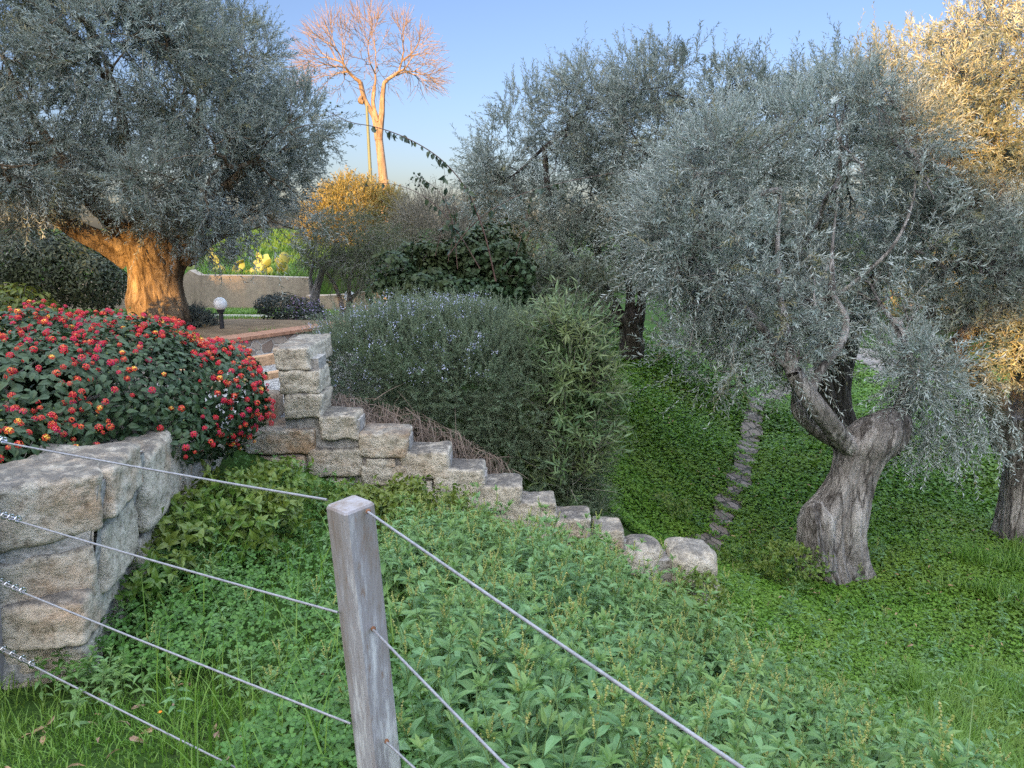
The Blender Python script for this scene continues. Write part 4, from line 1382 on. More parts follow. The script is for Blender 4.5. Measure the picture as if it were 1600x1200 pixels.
for i, (mats_, cut) in enumerate((([M_FR, M_FO, M_FY], .75), ([M_FR, M_FR, M_FY], .8), ([M_FM, M_FR, M_FY], .7), ([M_FO, M_FY, M_FY], .8))):
    q = head_mesh(50 + i, cut)
    ob = q.build("flower_head", mats_)
    protos.append(ob.data)
    bpy.data.objects.remove(ob)
cand = np.where(R.uniform(0, 1, len(p)) < .5)[0]
out = p + nm * .035
# a head sits outside every lobe
ok = np.ones(len(p), bool)
for c, r_ in lob:
    ok &= np.linalg.norm((p - c) / r_, axis=1) > .86
tocam = nrm(-p)
ok &= ((nm * tocam).sum(1) > -.2)
ok &= Noise(61, 3)(p, 1.6) + R.normal(0, .35, len(p)) > -.9
ids = np.where(ok)[0]
R.shuffle(ids)
sel = []
for i in ids:
    if len(sel) >= 900:
        break
    if all(np.linalg.norm(out[i] - out[j]) > .04 for j in sel[-700:]):
        sel.append(i)
        if R.uniform() < .45:                            # clusters of two or three
            for _ in range(R.integers(1, 3)):
                j = np.argmin(np.linalg.norm(p - (p[i] + R.normal(0, .04, 3)), axis=1))
                if j not in sel and ok[j]:
                    sel.append(j)
dist = np.linalg.norm(out[sel], axis=1)
fx = A([ (o_[0] / o_[1]) for o_ in out[sel]])
inview = fx > -.75
order = [sel[i] for i in np.argsort(dist + 100 * ~inview)]
def head_axes(i):
    z_ = nrm(nm[i] * .8 + tocam[i] * .5 + A([0, 0, .5]) + R.normal(0, .2, 3))
    x_ = nrm(np.cross(z_, rsph(1)[0]))
    return np.stack([x_, np.cross(z_, x_), z_], 1)
from mathutils import Matrix
for k, i in enumerate(order[:100]):
    fo = bpy.data.objects.new("flower_head", protos[R.choice(4, p=[.36, .32, .26, .06])])
    M3 = Matrix(head_axes(i).tolist()).to_4x4()
    M3.translation = Vector((out[i] - A(lt['_o'])).tolist())
    fo.parent = lt
    fo.matrix_local = M3 @ Matrix.Scale(float(R.uniform(.6, 1.15)), 4)
    COL.objects.link(fo)
mb = MB()
hq = [(A([v.co[:] for v in m_.vertices]), A([list(f_.vertices) for f_ in m_.polygons if len(f_.vertices) == 3]), A([f_.material_index for f_ in m_.polygons if len(f_.vertices) == 3])) for m_ in protos]
for i in order[100:]:
    k = R.choice(4, p=[.36, .32, .26, .06])
    V, F, MI = hq[k]
    W = out[i] + (V * R.uniform(.6, 1.15)) @ head_axes(i).T
    for mi in (0, 1):
        if (MI == mi).any():
            mb.add(W, F[MI == mi], {0: [0, 0, 2, 1], 1: [1, 0, 0, 3]}[mi][k])
fo = mb.build("flower_heads", [M_FR, M_FO, M_FM, M_FY], lt)
fo['kind'] = 'stuff'
# green berries and buds between the flowers
k = R.choice(np.where(ok)[0], 350)
mb = MB()
oc = (A([[1, 0, 0], [-1, 0, 0], [0, 1, 0], [0, -1, 0], [0, 0, 1], [0, 0, -1]], float), A([[0, 2, 4], [2, 1, 4], [1, 3, 4], [3, 0, 4], [2, 0, 5], [1, 2, 5], [3, 1, 5], [0, 3, 5]]))
place(mb, oc, p[k] + nm[k] * .03, rsph(len(k)), rsph(len(k)), R.uniform(.005, .009, len(k)))
fo = mb.build("buds", leaf_mat("green_berry", [(.12, .19, .04), (.2, .22, .06)], trans=.1), lt, smooth=True)
fo['kind'] = 'stuff'

# --- rosemary
M_ROSTW = plain("green_twig", (.10, .12, .065), .8)
M_ROS = leaf_mat("rosemary_needle", [(.07, .115, .062), (.105, .16, .085), (.15, .20, .125)], back=(.20, .25, .18), rough=.5, trans=.1)
M_DRY = plain("dry_twig", (.20, .155, .125), .9, var=.35, scale=10)
T_NEED = leaf2(.2, .2, .05)
lob = lobes_from_px([(560, 572, 6.7, 70, 62, .5), (650, 572, 6.9, 105, 85, .7), (735, 602, 6.8, 110, 108, .7), (810, 650, 6.7, 75, 115, .6), (850, 745, 6.5, 70, 85, .5), (780, 575, 7.2, 80, 75, .7), (690, 538, 7.3, 105, 45, .7), (600, 548, 7.2, 80, 38, .6), (885, 805, 6.4, 55, 38, .4), (830, 575, 7.4, 60, 65, .6), (885, 700, 6.9, 45, 65, .5)])
rt, p, nm = shrub("rosemary_shrub", "huge grey green rosemary with pale blue flowers above the stepped wall", "shrub", (-.4, 6.9, -2.0), lob, T_NEED, .031, 12500, [M_ROS, M_ROSTW], 'spray', L=(.16, .34), nl_=30, droop=.12, ang=.75, up=.55, rmin=.62, stems=0, tw=.002)
mb = MB()
k = np.where(nm[:, 2] > -.1)[0]
k = R.choice(k, 900)
sprays(mb, p[k] + nm[k] * .05, nrm(nm[k] * .35 + A([0, 0, 1.0]) + R.normal(0, .28, (900, 3))), R.uniform(.16, .32, 900), 36, T_NEED, .03, .04, .7, .0022)
mb.build("young_sprigs", [leaf_mat("rosemary_tip", [(.11, .165, .085), (.15, .21, .115), (.19, .25, .15)], back=(.24, .29, .21), trans=.15), M_ROSTW], rt)
mb = MB()
k = R.choice(len(p), 1500)
up_ok = (Noise(77, 2)(p[k], .9) + (p[k, 0] < -.2) * .9 - (p[k, 2] < -1.4) * .8 + (nm[k, 2] > .2) * .2) > .45
k = k[up_ok]
M_RFL = leaf_mat("rosemary_flower", [(.48, .51, .70), (.58, .61, .76), (.42, .46, .66)], trans=.3)
pp = np.repeat(p[k] + nm[k] * .14 + A([0, 0, .08]), 7, 0) + R.normal(0, .022, (len(k) * 7, 3))
place(mb, leaf2(.8), pp, rsph(len(pp)), rsph(len(pp)) - nrm(pp) * .8, R.uniform(.010, .017, len(pp)))
fo = mb.build("flowers", M_RFL, rt)
fo['kind'] = 'stuff'
mb = MB()                                               # dry brown skirt of old twigs over the wall
q0 = A([P(x, y, 6.0) for x, y in zip(R.uniform(505, 800, 1500), R.uniform(0, 1, 1500))])
xs = R.uniform(505, 800, 1700)
ys = np.interp(xs, [505, 560, 640, 700, 760, 800], [640, 655, 672, 700, 735, 760]) + R.uniform(-35, 40, 1700)
q0 = A([P(x, y, yy) for x, y, yy in zip(xs, ys, R.uniform(5.85, 6.4, 1700))])
sprays(mb, q0, nrm(R.normal(0, .6, (1700, 3)) + A([.2, -.35, -.75])), R.uniform(.12, .32, 1700), 5, leaf2(.1), .025, .15, .6, .003, (0, 0))
segs = []
grow(segs, A([-.5, 6.9, -1.95]), q0[:150], 150, .03, rmin=.004)
segs_to(mb, segs, 4)
mb.build("dry_twigs", M_DRY, rt)

# --- oleanders
M_OLE = leaf_mat("oleander_leaf", [(.06, .115, .04), (.095, .165, .06), (.14, .21, .085)], back=(.19, .25, .13), rough=.4, trans=.22, tint=(.17, .20, .07), tscale=2)
M_OLE2 = leaf_mat("oleander_leaf_dark", [(.045, .07, .035), (.07, .095, .05), (.11, .13, .08)], back=(.13, .15, .10), rough=.45, trans=.15)
T_OLE = leaf6(.18, .15, .12, .4)
lob = lobes_from_px([(890, 525, 6.7, 24, 30, .3), (905, 590, 6.5, 34, 30, .3), (880, 650, 6.5, 30, 34, .3), (912, 700, 6.3, 28, 30, .25), (890, 745, 6.2, 24, 22, .2), (930, 640, 6.6, 14, 24, .2), (858, 540, 6.9, 22, 24, .25), (872, 590, 6.8, 26, 30, .3)])
shrub("oleander", "yellow green oleander with long narrow leaves right of the rosemary", "shrub", (.7, 7.0, -2.55), lob, T_OLE, .12, 800, [M_OLE, M_TWIG], 'spray', L=(.14, .42), nl_=15, droop=.05, ang=.95, up=.55, rmin=.5, stems=20, stem_r=.02, tw=.004)
lob = lobes_from_px([(830, 450, 10, 60, 45, .5), (890, 470, 10, 60, 50, .5), (912, 515, 9.6, 38, 45, .4), (860, 500, 9.8, 60, 40, .5), (800, 470, 9.8, 40, 40, .4)])
shrub("oleander", "dull grey green oleander behind the rosemary, below the centre olive", "shrub", (.55, 10, -2.1), lob, T_OLE, .115, 900, [M_OLE2, M_TWIG], 'spray', L=(.15, .3), nl_=13, droop=.05, ang=.9, up=.5, rmin=.4, stems=20, stem_r=.02, tw=.004)

# --- dark ivy-covered mound with bramble canes
M_IVY = leaf_mat("ivy_leaf", [(.014, .034, .014), (.024, .052, .02), (.04, .075, .03)], spec=.25, rough=.55, trans=.08, tint=(.06, .075, .03), tscale=1.0)
T_IVY = leaf6(.85, .12, .25, .3)
lob = lobes_from_px([(680, 430, 9.4, 80, 55, .7), (760, 430, 9.4, 75, 55, .7), (720, 400, 9.6, 75, 40, .6), (640, 460, 9.2, 45, 40, .5), (800, 470, 9.2, 45, 60, .5), (720, 480, 9.0, 110, 45, .6)])
ivt, p, nm = shrub("ivy_mound", "dark glossy leaved mound behind the rosemary", "shrub", (-.8, 9.4, -1.6), clumps(lob, 7, (.25, .5), 8), T_IVY, .066, 14000, [M_IVY], rmin=.5, stems=20, rough=.25)
M_CANE = plain("bramble_cane", (.10, .055, .045), .6, var=.3, scale=6)
M_BRL = leaf_mat("bramble_leaf", [(.03, .055, .035), (.05, .08, .045), (.07, .10, .05)], rough=.4, trans=.2)
br = thing("bramble", "long arching bramble canes with drooping leaves against the sky", "bramble", P(770, 430, 8.6))
canes = [[(775, 440, 8.6), (752, 350, 8.6), (725, 290, 8.6), (690, 250, 8.5), (640, 218, 8.5), (585, 198, 8.5), (545, 190, 8.5), (517, 176, 8.5)],
         [(750, 420, 8.8), (720, 370, 8.8), (690, 330, 8.8), (650, 300, 8.8), (610, 287, 8.8), (560, 292, 8.9)],
         [(700, 400, 8.7), (740, 350, 8.7), (800, 310, 8.6), (880, 285, 8.5), (960, 270, 8.5)],
         [(806, 400, 8.6), (820, 350, 8.6), (830, 300, 8.6)],
         [(715, 420, 8.7), (705, 340, 8.7), (690, 305, 8.7), (660, 280, 8.7), (648, 275, 8.7)],
         [(700, 410, 8.8), (712, 330, 8.8), (708, 300, 8.8)],
         [(680, 400, 8.9), (697, 320, 8.9), (694, 260, 8.9)]]
q = MB()
lv = MB()
for ci, cpts in enumerate(canes):
    pp_ = A([P(*c) for c in cpts])
    r0 = [.009, .006, .006, .005, .005, .004, .004][ci]
    sp_ = tube(q, pp_, np.linspace(r0, r0 * .4, len(pp_)), 6, 60)[:, :3]
    nlv = [46, 10, 14, 6, 22, 18, 12][ci]
    lo_ = [.30, .3, .3, .2, .3, .2, .3][ci]
    idx = np.clip((R.uniform(lo_, 1, nlv) * 59).astype(int), 0, 59)
    ps = sp_[idx]
    ax = nrm(R.normal(0, .45, (nlv, 3)) + A([0, -.1, -1.0]))
    place(lv, leaf6(.66, .15, .2, .35), ps, ax, R.normal(0, 1, (nlv, 3)), R.uniform(.05, .105, nlv))
# seed head clusters at two tips
for c in (P(655, 280, 8.7), P(516, 174, 8.5)):
    k = 26 if c[0] > -1.2 else 6
    cq = c + R.normal(0, .055, (k, 3))
    for x in cq:
        sphere(lv, x, .012, 6, 5)
    segs = []
    grow(segs, c + A([.05, 0, -.12]), cq, k, .003, rmin=.0015)
    segs_to(q, segs, 3)
q.build("canes", M_CANE, br, smooth=True)
lv.build("leaves", M_BRL, br)

# --- other terrace plants
M_HEDGE = leaf_mat("dark_hedge_leaf", [(.022, .035, .015), (.035, .05, .02), (.055, .07, .03)], trans=.08)
T_SM = leaf2(.45, .2, .05)
lob = lobes_from_px([(100, 420, 14, 75, 60, .8), (150, 440, 13.8, 45, 45, .6), (40, 410, 14, 60, 55, .8)])
shrub("hedge", "dark clipped hedge left of the old olive trunk", "hedge", P(100, 485, 14), lob, T_SM, .085, 15000, [M_HEDGE], rmin=.55, stems=12)
lob = lobes_from_px([(0, 400, 16.5, 60, 40, .8), (-60, 390, 16.5, 70, 60, 1.0), (60, 395, 17, 50, 22, .6)])
shrub("shrub", "mid green shrub at the left edge above the hedge", "shrub", P(-10, 445, 16.5), lob, T_SM, .09, 5000, [leaf_mat("mid_green_leaf", [(.05, .075, .02), (.08, .11, .03), (.10, .12, .04)], trans=.2)], rmin=.5, stems=12)
M_CIT = leaf_mat("citrus_leaf", [(.06, .085, .012), (.11, .14, .02), (.17, .18, .03)], rough=.35, trans=.25)
lob = lobes_from_px([(20, 480, 7.0, 50, 40, .45), (60, 510, 6.8, 45, 40, .4), (-30, 500, 7.0, 60, 60, .5)])
shrub("citrus_shrub", "yellow green glossy shrub at the left edge behind the red flowers", "shrub", P(10, 560, 7.0), lob, leaf6(.5, .15, .2), .075, 2200, [M_CIT], rmin=.4, stems=12)
M_YEL = leaf_mat("yellow_green_leaf", [(.22, .24, .02), (.30, .30, .03), (.38, .36, .04)], trans=.2)
lob = lobes_from_px([(270, 527, 8.4, 36, 12, .25), (250, 530, 8.3, 20, 10, .2), (295, 530, 8.3, 16, 9, .2)])
shrub("succulent_plant", "bright yellow green low plant at the foot of the old olive", "plant", P(270, 540, 8.4), lob, leaf6(.5, .15, .1), .05, 1500, [M_YEL], rmin=.3, stems=6)
M_LAV = leaf_mat("lavender_leaf", [(.08, .10, .085), (.12, .14, .12), (.16, .18, .16)], trans=.1)
lob = lobes_from_px([(308, 508, 9.8, 20, 15, .25), (298, 502, 9.8, 14, 14, .2), (318, 515, 9.8, 14, 10, .2)])
shrub("lavender_bush", "grey lavender bush left of the globe lamp post", "shrub", P(308, 532, 9.8), lob, T_NEED, .045, 800, [M_LAV, M_TWIG], 'spray', L=(.1, .22), nl_=16, up=.7, rmin=.3, stems=8)
lob = lobes_from_px([(440, 480, 11.6, 38, 24, .4), (470, 490, 11.4, 40, 26, .4), (490, 500, 11.2, 30, 22, .3), (420, 475, 11.6, 22, 15, .3)])
ds, p, nm = shrub("dark_shrub", "dark low shrub with small mauve flowers on the garden terrace", "shrub", P(460, 518, 11.5), lob, T_SM, .045, 6500, [leaf_mat("dark_leaf", [(.02, .032, .022), (.035, .05, .032), (.05, .065, .045)], trans=.08)], rmin=.5, stems=12)
k = np.where((p[:, 0] > P(455, 480, 11.4)[0]) & (nm[:, 1] < .2))[0]
k = R.choice(k, 230)
mb = MB()
place(mb, leaf2(.9), p[k] + nm[k] * .02, rsph(230), nm[k] - nrm(p[k]), R.uniform(.02, .035, 230))
fo = mb.build("flowers", leaf_mat("mauve_flower", [(.30, .22, .42), (.40, .32, .5)], trans=.2), ds)
fo['kind'] = 'stuff'

# small grey-stemmed tree by the concrete wall
M_PALE = bark_mat("pale_grey_bark", (.20, .19, .18), (.34, .32, .30), (.46, .44, .42), scale=9, strength=.4)
Y = 12.5
tr = thing("small_tree", "small multi stemmed tree with pale grey stems by the second lamp", "small tree", P(520, 500, Y))
lob = lobes_from_px([(550, 370, 12.8, 65, 45, .8), (600, 400, 12.8, 50, 45, .7), (510, 390, 12.6, 40, 35, .6), (570, 420, 12.4, 60, 35, .6)])
p, nm = sample_lobes(lob, 2200, .2, .6)
mb = MB()
M_SMT = leaf_mat("feathery_leaf", [(.07, .10, .04), (.10, .13, .055), (.15, .17, .08)], trans=.2)
sprays(mb, p, nrm(nm * .5 + A([0, 0, -.1]) + R.normal(0, .5, p.shape)), R.uniform(.2, .4, len(p)), 14, leaf2(.16), .06, .3, .7, .003)
mb.build("crown", [M_SMT, M_TWIG], tr)
mb = MB()
e = [limb(mb, [(495, 505, Y), (492, 470, Y), (497, 445, Y), (510, 415, Y), (540, 400, Y)], .10, .03), limb(mb, [(495, 470, Y), (485, 440, Y), (490, 410, Y)], .05, .02),
     limb(mb, [(535, 505, Y), (532, 470, Y), (520, 440, Y), (500, 415, Y), (480, 400, Y)], .05, .015), limb(mb, [(540, 505, Y), (545, 470, Y), (548, 430, Y), (570, 390, Y)], .05, .02),
     limb(mb, [(545, 470, Y), (575, 440, Y), (590, 420, Y)], .03, .012)]
crown_limbs(mb, e, p, 120, .018, rmin=.004)
mb.build("stems", M_PALE, tr, smooth=True)

# sunlit yellow bush on the hill and its neighbours
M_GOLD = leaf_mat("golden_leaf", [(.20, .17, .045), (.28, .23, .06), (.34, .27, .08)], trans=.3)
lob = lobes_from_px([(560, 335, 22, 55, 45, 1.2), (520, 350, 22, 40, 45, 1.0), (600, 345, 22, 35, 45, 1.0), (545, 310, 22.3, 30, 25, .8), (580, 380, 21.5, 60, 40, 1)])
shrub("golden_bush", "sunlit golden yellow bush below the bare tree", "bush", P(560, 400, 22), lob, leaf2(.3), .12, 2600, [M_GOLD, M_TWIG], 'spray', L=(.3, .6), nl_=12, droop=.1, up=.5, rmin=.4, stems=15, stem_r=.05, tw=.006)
lob = lobes_from_px([(680, 350, 20, 40, 40, 1.0), (650, 370, 20, 35, 40, 1.0), (720, 370, 20, 40, 40, 1.0), (640, 340, 20.5, 20, 25, .6)])
shrub("twiggy_bush", "grey twiggy bush right of the golden bush on the hill", "bush", P(680, 410, 20), lob, leaf2(.3), .07, 1500, [leaf_mat("greyed_leaf", [(.12, .12, .085), (.17, .16, .11), (.2, .17, .13)], trans=.2), M_TWIG], 'spray', L=(.35, .8), nl_=9, droop=.05, up=.7, rmin=.2, stems=30, stem_r=.05, tw=.006)
lob = lobes_from_px([(770, 340, 24, 45, 60, 1.2), (740, 370, 24, 40, 40, 1.2), (800, 380, 24, 50, 50, 1.2)])
shrub("amber_bush", "amber tinted bush at the left foot of the centre olive", "bush", P(770, 430, 24), lob, leaf2(.35), .11, 1800, [leaf_mat("amber_leaf", [(.20, .155, .075), (.27, .2, .1), (.33, .25, .13)], trans=.3), M_TWIG], 'spray', L=(.3, .6), nl_=11, droop=.05, up=.6, rmin=.3, stems=20, stem_r=.05, tw=.006)
lob = lobes_from_px([(600, 420, 18.2, 60, 25, .6), (640, 415, 18.2, 40, 25, .6), (500, 420, 18.0, 40, 20, .5)])
shrub("green_shrub", "low green shrub on top of the bank behind the pinkish concrete wall", "shrub", P(600, 445, 18.2), lob, T_SM, .08, 3500, [leaf_mat("bank_leaf", [(.035, .06, .02), (.055, .085, .03), (.07, .1, .035)], trans=.15)], rmin=.4, stems=10)

# prickly pear
M_CACT = plain("cactus_pad", (.22, .27, .085), .55, var=.25, scale=6, bmp=.15)
pt_ = thing("prickly_pear", "sunlit prickly pear cactus leaning over the concrete wall", "cactus", P(395, 432, 17))
def pad(c, ax, nr_, L):
    q = MB()
    nu, nv = 14, 9
    v_ = np.linspace(0, 1, nv)
    w = np.sin(np.pi * np.clip(v_ * .94 + .03, 0, 1)) ** .7 * .33
    y_ = nrm(ax); x_ = nrm(np.cross(y_, nr_)); z_ = np.cross(x_, y_)
    a = np.arange(nu) / nu * 2 * np.pi
    V = c + L * (v_[:, None, None] * y_ + w[:, None, None] * (np.cos(a)[None, :, None] * x_ + .16 * np.sin(a)[None, :, None] * z_))
    F = [[i * nu + j, i * nu + (j + 1) % nu, (i + 1) * nu + (j + 1) % nu, (i + 1) * nu + j] for i in range(nv - 1) for j in range(nu)]
    q.add(V, F)
    q.build("pad", M_CACT, pt_, smooth=True)
    return c + L * .93 * y_
for (px, py) in [(352, 425), (370, 430), (385, 428), (398, 430), (412, 428), (425, 425), (438, 422), (300, 418), (330, 405), (405, 425), (447, 425)]:
    c = P(px, py + 6, 17 + R.uniform(-.2, .2))
    for _ in range(3):
        nr_ = nrm(R.normal(0, .5, 3) + A([0, -1, 0]))
        t_ = pad(c, nrm(A([0, 0, 1.]) + R.normal(0, .55, 3) * A([1, .4, .3])), nr_, R.uniform(.22, .34))
        if R.uniform() < .6:
            pad(t_, nrm(A([0, 0, 1.]) + R.normal(0, .6, 3) * A([1, .4, .3])), nr_, R.uniform(.2, .3))

# far trees beyond the centre olive
M_FAR = leaf_mat("far_tree_leaf", [(.08, .10, .06), (.12, .14, .085), (.16, .17, .11)], trans=.15)
for i, (px, py, Y, rx, rz, lab) in enumerate([(880, 440, 30, 60, 30, "distant grey green tree low behind the centre olive trunk"), (1010, 450, 32, 70, 45, "distant rounded tree between the centre olive and the silvery olive"), (1180, 480, 30, 90, 80, "distant tree filling the gap under the silvery crown"), (1420, 470, 28, 110, 80, "distant tree seen under the right olives' branches"), (1600, 480, 26, 120, 110, "distant tree behind the rightmost olive trunk")]):
    c = P(px, py, Y)
    gz = float(H(c[0], c[1])[0])
    t = thing("tree", lab, "tree", (c[0], c[1], gz), "distant trees")
    lob = lobes_from_px([(px, py, Y, rx, rz, 2), (px - rx * .5, py + 10, Y - .5, rx * .6, rz * .7, 1.5), (px + rx * .5, py + 12, Y - .5, rx * .6, rz * .8, 1.5)])
    p, nm = sample_lobes(lob, 1300, .4, .6)
    mb = MB()
    sprays(mb, p, nrm(nm * .7 + A([0, 0, .3]) + R.normal(0, .4, p.shape)), R.uniform(.4, .8, len(p)), 12, leaf2(.3), .18, .2, .8, .008)
    mb.build("crown", [M_FAR, M_TWIG], t)
    mb = MB()
    tube(mb, [[c[0], c[1], gz - .2], [c[0] + .1, c[1], (gz + c[2]) / 2], c], [.22, .18, .12], 10)
    segs = []
    grow(segs, A([c[0], c[1], (gz + c[2]) / 2]), p[:60], 60, .12, rmin=.01)
    segs_to(mb, segs, 4)
    mb.build("trunk", M_BARK, t, smooth=True)

# ------------------------------------------------------------------ ground cover
NZ = Noise(123, 3)
def scatter(n_, r0, r1, a0, a1, poly=None):
    r_ = np.exp(R.uniform(math.log(r0), math.log(r1), n_))
    a = R.uniform(a0, a1, n_)
    x, y = r_ * np.sin(a), r_ * np.cos(a)
    if poly is not None:
        k = inpoly(x, y, poly)
        x, y, r_ = x[k], y[k], r_[k]
    return x, y, r_

def off_path(x, y, w=1.0):
    d = np.full(len(x), 9.0)
    for i in range(0, 60, 2):
        d = np.minimum(d, np.hypot(x - pth[i, 0], y - pth[i, 1]) / (PATH_W[i] * (w or 1.0)))
    if w == 0:
        return d / 1e-9 if False else d
    d2 = np.full(len(x), 9.0)
    for i in range(0, 40):
        d2 = np.minimum(d2, np.hypot(x - trk[i, 0], y - trk[i, 1]) / .55)
    return (d > 1) & (d2 > 1)

POLY_SLOPE = [(1.5, 3.2), (1.2, 4.6), (1.6, 5.35), (1.9, 5.9), (.9, 6.9), (1.0, 8.4), (.9, 11), (1.2, 14.5), (1.4, 20), (16, 24), (16, 2), (3.2, 2.2), (2.1, 2.1)]
M_COVER = leaf_mat("ground_cover_leaf", [(.07, .165, .014), (.10, .23, .02), (.145, .29, .03)], trans=.28, tint=(.15, .25, .03), tscale=.9)
x, y, r_ = scatter(420000, 3.6, 26, .02, .95, POLY_SLOPE)
k = off_path(x, y, 1.06)
x, y, r_ = x[k], y[k], r_[k]
z = H(x, y)
g3 = np.c_[x, y, z]
hum = np.clip(NZ(g3 * A([1, 1, 0]), .55), -.6, 1.2)
hgt = (.07 + .07 * (hum + .6)) * R.uniform(.1, 1, len(x)) ** .7
hgt *= np.clip((off_path(x, y, 0) - .85) / 1.4, .25, 1)
pos = np.c_[x, y, z + hgt]
mb = MB()
az = R.uniform(0, 6.283, len(x))
ax = np.c_[np.cos(az), np.sin(az), R.uniform(-.5, .6, len(x))]
place(mb, leaf2(.75, .1, .12), pos, ax, A([0, 0, 1.]) + R.normal(0, .35, (len(x), 3)), np.clip(.0052 * r_, .022, .07) * R.uniform(.6, 1.3, len(x)))
o = mb.build("ground_cover", M_COVER)
o['kind'] = 'stuff'

M_GRASS = leaf_mat("grass_blade", [(.075, .18, .018), (.115, .24, .028), (.155, .285, .04)], trans=.3, tint=(.16, .25, .04))
M_STRAW = plain("straw", (.38, .31, .17), .8)
def blades(mb, pos, h, w, lean, mat=0):
    n_ = len(pos)
    a = R.uniform(0, 6.283, n_)
    ld = np.c_[np.cos(a), np.sin(a), np.zeros(n_)]
    sdv_ = np.c_[-np.sin(a), np.cos(a), np.zeros(n_)]
    s = A([0, .4, .75, 1.0])
    ww = A([1, .85, .5, .02])
    c = pos[:, None] + A([0, 0, 1.]) * (h[:, None] * (s - .25 * lean[:, None] * s ** 2))[..., None] + ld[:, None] * (h * lean)[:, None, None] * (s ** 2)[None, :, None]
    l_ = c - sdv_[:, None] * (ww[None] * w[:, None])[..., None]
    rr_ = c + sdv_[:, None] * (ww[None] * w[:, None])[..., None]
    V = np.stack([l_, rr_], 2).reshape(-1, 3)
    i = (np.arange(n_) * 8)[:, None]
    j = (np.arange(3) * 2)[None]
    mb.add(V, np.stack([i + j, i + j + 1, i + j + 3, i + j + 2], -1).reshape(-1, 4), mat)

def out_wall(x, y):
    """not inside the near wall, the bed or behind the stepped wall"""
    side = (x - S0[0]) * nS[0] + (y - S0[1]) * nS[1]
    k = ~((side < -.13) & (y > 2.9 - .67 * np.clip(-1.8 - x, 0, 1)))
    return k & ~((y > 5.38) & (x < 1.75))

mb = MB()
x, y, r_ = scatter(60000, 1.75, 5.6, -.75, .1, [(-2.4, 1.7), (-.35, 1.5), (.1, 2.0), (-.5, 5.4), (-2.0, 5.4), (-1.9, 2.75), (-2.4, 2.75)])
k = out_wall(x, y) & (R.uniform(0, 1, len(x)) < np.clip(.5 + .6 * NZ(np.c_[x, y, 0 * x], 1.6), .08, 1)) & ((x + 1.6) * .9 + (y - 1.95) * 1.6 > -.02)
x, y, r_ = x[k], y[k], r_[k]
pos = np.c_[x, y, H(x, y) - .005]
hh = R.uniform(.03, .11, len(x)) * np.clip(1 + .9 * NZ(pos, 1.1), .4, 2.2)
blades(mb, pos, hh, R.uniform(.0014, .0032, len(x)), R.uniform(.1, 1.1, len(x)))
x, y, r_ = scatter(130000, 3.8, 11, .1, .95, POLY_SLOPE)
k = off_path(x, y, 1.05) & (NZ(np.c_[x, y, 0 * x], .42) + .5 * (y < 7) > .1) & ((x > 2.6) | (y < 6.5)) & (y < 8.5)
x, y, r_ = x[k], y[k], r_[k]
pos = np.c_[x, y, H(x, y)]
blades(mb, pos, R.uniform(.1, .28, len(x)), .0009 * r_ * R.uniform(.6, 1.2, len(x)), R.uniform(.1, 1.0, len(x)))
# a few dry straws and tall blades among the weeds
x, y, r_ = scatter(1500, 1.9, 5, -.5, .6)
k = out_wall(x, y)
x, y, r_ = x[k], y[k], r_[k]
pos = np.c_[x, y, H(x, y)]
blades(mb, pos, R.uniform(.15, .42, len(x)), R.uniform(.002, .0045, len(x)), R.uniform(.1, .8, len(x)))
# grass on the garden terrace and the bank
x, y = R.uniform(-11, -1.7, 30000), R.uniform(14.1, 15.9, 30000)
blades(mb, np.c_[x, y, H(x, y)], R.uniform(.05, .12, len(x)), np.full(len(x), .007), R.uniform(.2, 1, len(x)))
x, y = R.uniform(-12, -1.5, 26000), R.uniform(16.4, 24, 26000)
blades(mb, np.c_[x, y, BANK(x, y)], R.uniform(.1, .25, len(x)), np.full(len(x), .01), R.uniform(.2, 1, len(x)))
x, y = R.uniform(-9, -1.7, 16000), R.uniform(9, 13, 16000)
k = NZ(np.c_[x, y, 0 * x], .5) > .25
blades(mb, np.c_[x, y, H(x, y) + .01][k], R.uniform(.02, .07, k.sum()), np.full(k.sum(), .004), R.uniform(.2, 1, k.sum()))
o = mb.build("grass", [M_GRASS])
o['kind'] = 'stuff'

# clover carpet between the near wall and the weeds
M_CLOV = leaf_mat("clover_leaf", [(.05, .135, .02), (.07, .18, .03), (.095, .22, .04)], trans=.25)
TC = A([[0, 0, 0], [.30, .35, .05], [.36, .72, .06], [.14, .98, .02], [0, .88, -.02], [-.14, .98, .02], [-.36, .72, .06], [-.30, .35, .05]], float), A([[0, 1, 2], [0, 2, 4], [2, 3, 4], [0, 4, 6], [4, 5, 6], [0, 6, 7]])
POLY_CLOV = [(-2.0, 2.5), (-.5, 1.75), (.2, 1.6), (.5, 2.4), (.6, 3.6), (.2, 4.8), (-.6, 5.35), (-2.05, 5.35), (-1.6, 2.9)]
x, y, r_ = scatter(15000, 1.9, 5.6, -.8, .4, POLY_CLOV)
k = out_wall(x, y) & ((NZ(np.c_[x, y, 0 * x], .9) > -.35) | (y > 3))& ~((y < 2.75) & (x < -.9))
x, y = x[k], y[k]
z = H(x, y)
hh = .05 + .10 * R.uniform(0, 1, len(x)) + .05 * np.clip(NZ(np.c_[x, y, 0 * x], 1.3), -1, 1)
pos = np.c_[x, y, z + hh]
nr_ = nrm(A([0, -.25, 1.]) + R.normal(0, .3, (len(x), 3)))
a0 = nrm(np.cross(nr_, rsph(len(x))))
b0 = np.cross(nr_, a0)
mb = MB()
ssc = R.uniform(.013, .026, len(x))
for k in range(3):
    a = k * 2.094
    place(mb, TC, pos, a0 * math.cos(a) + b0 * math.sin(a) + nr_ * .15, nr_, ssc)
x, y = R.uniform(-2.0, -1.3, 1500), R.uniform(2.75, 4.4, 1500)
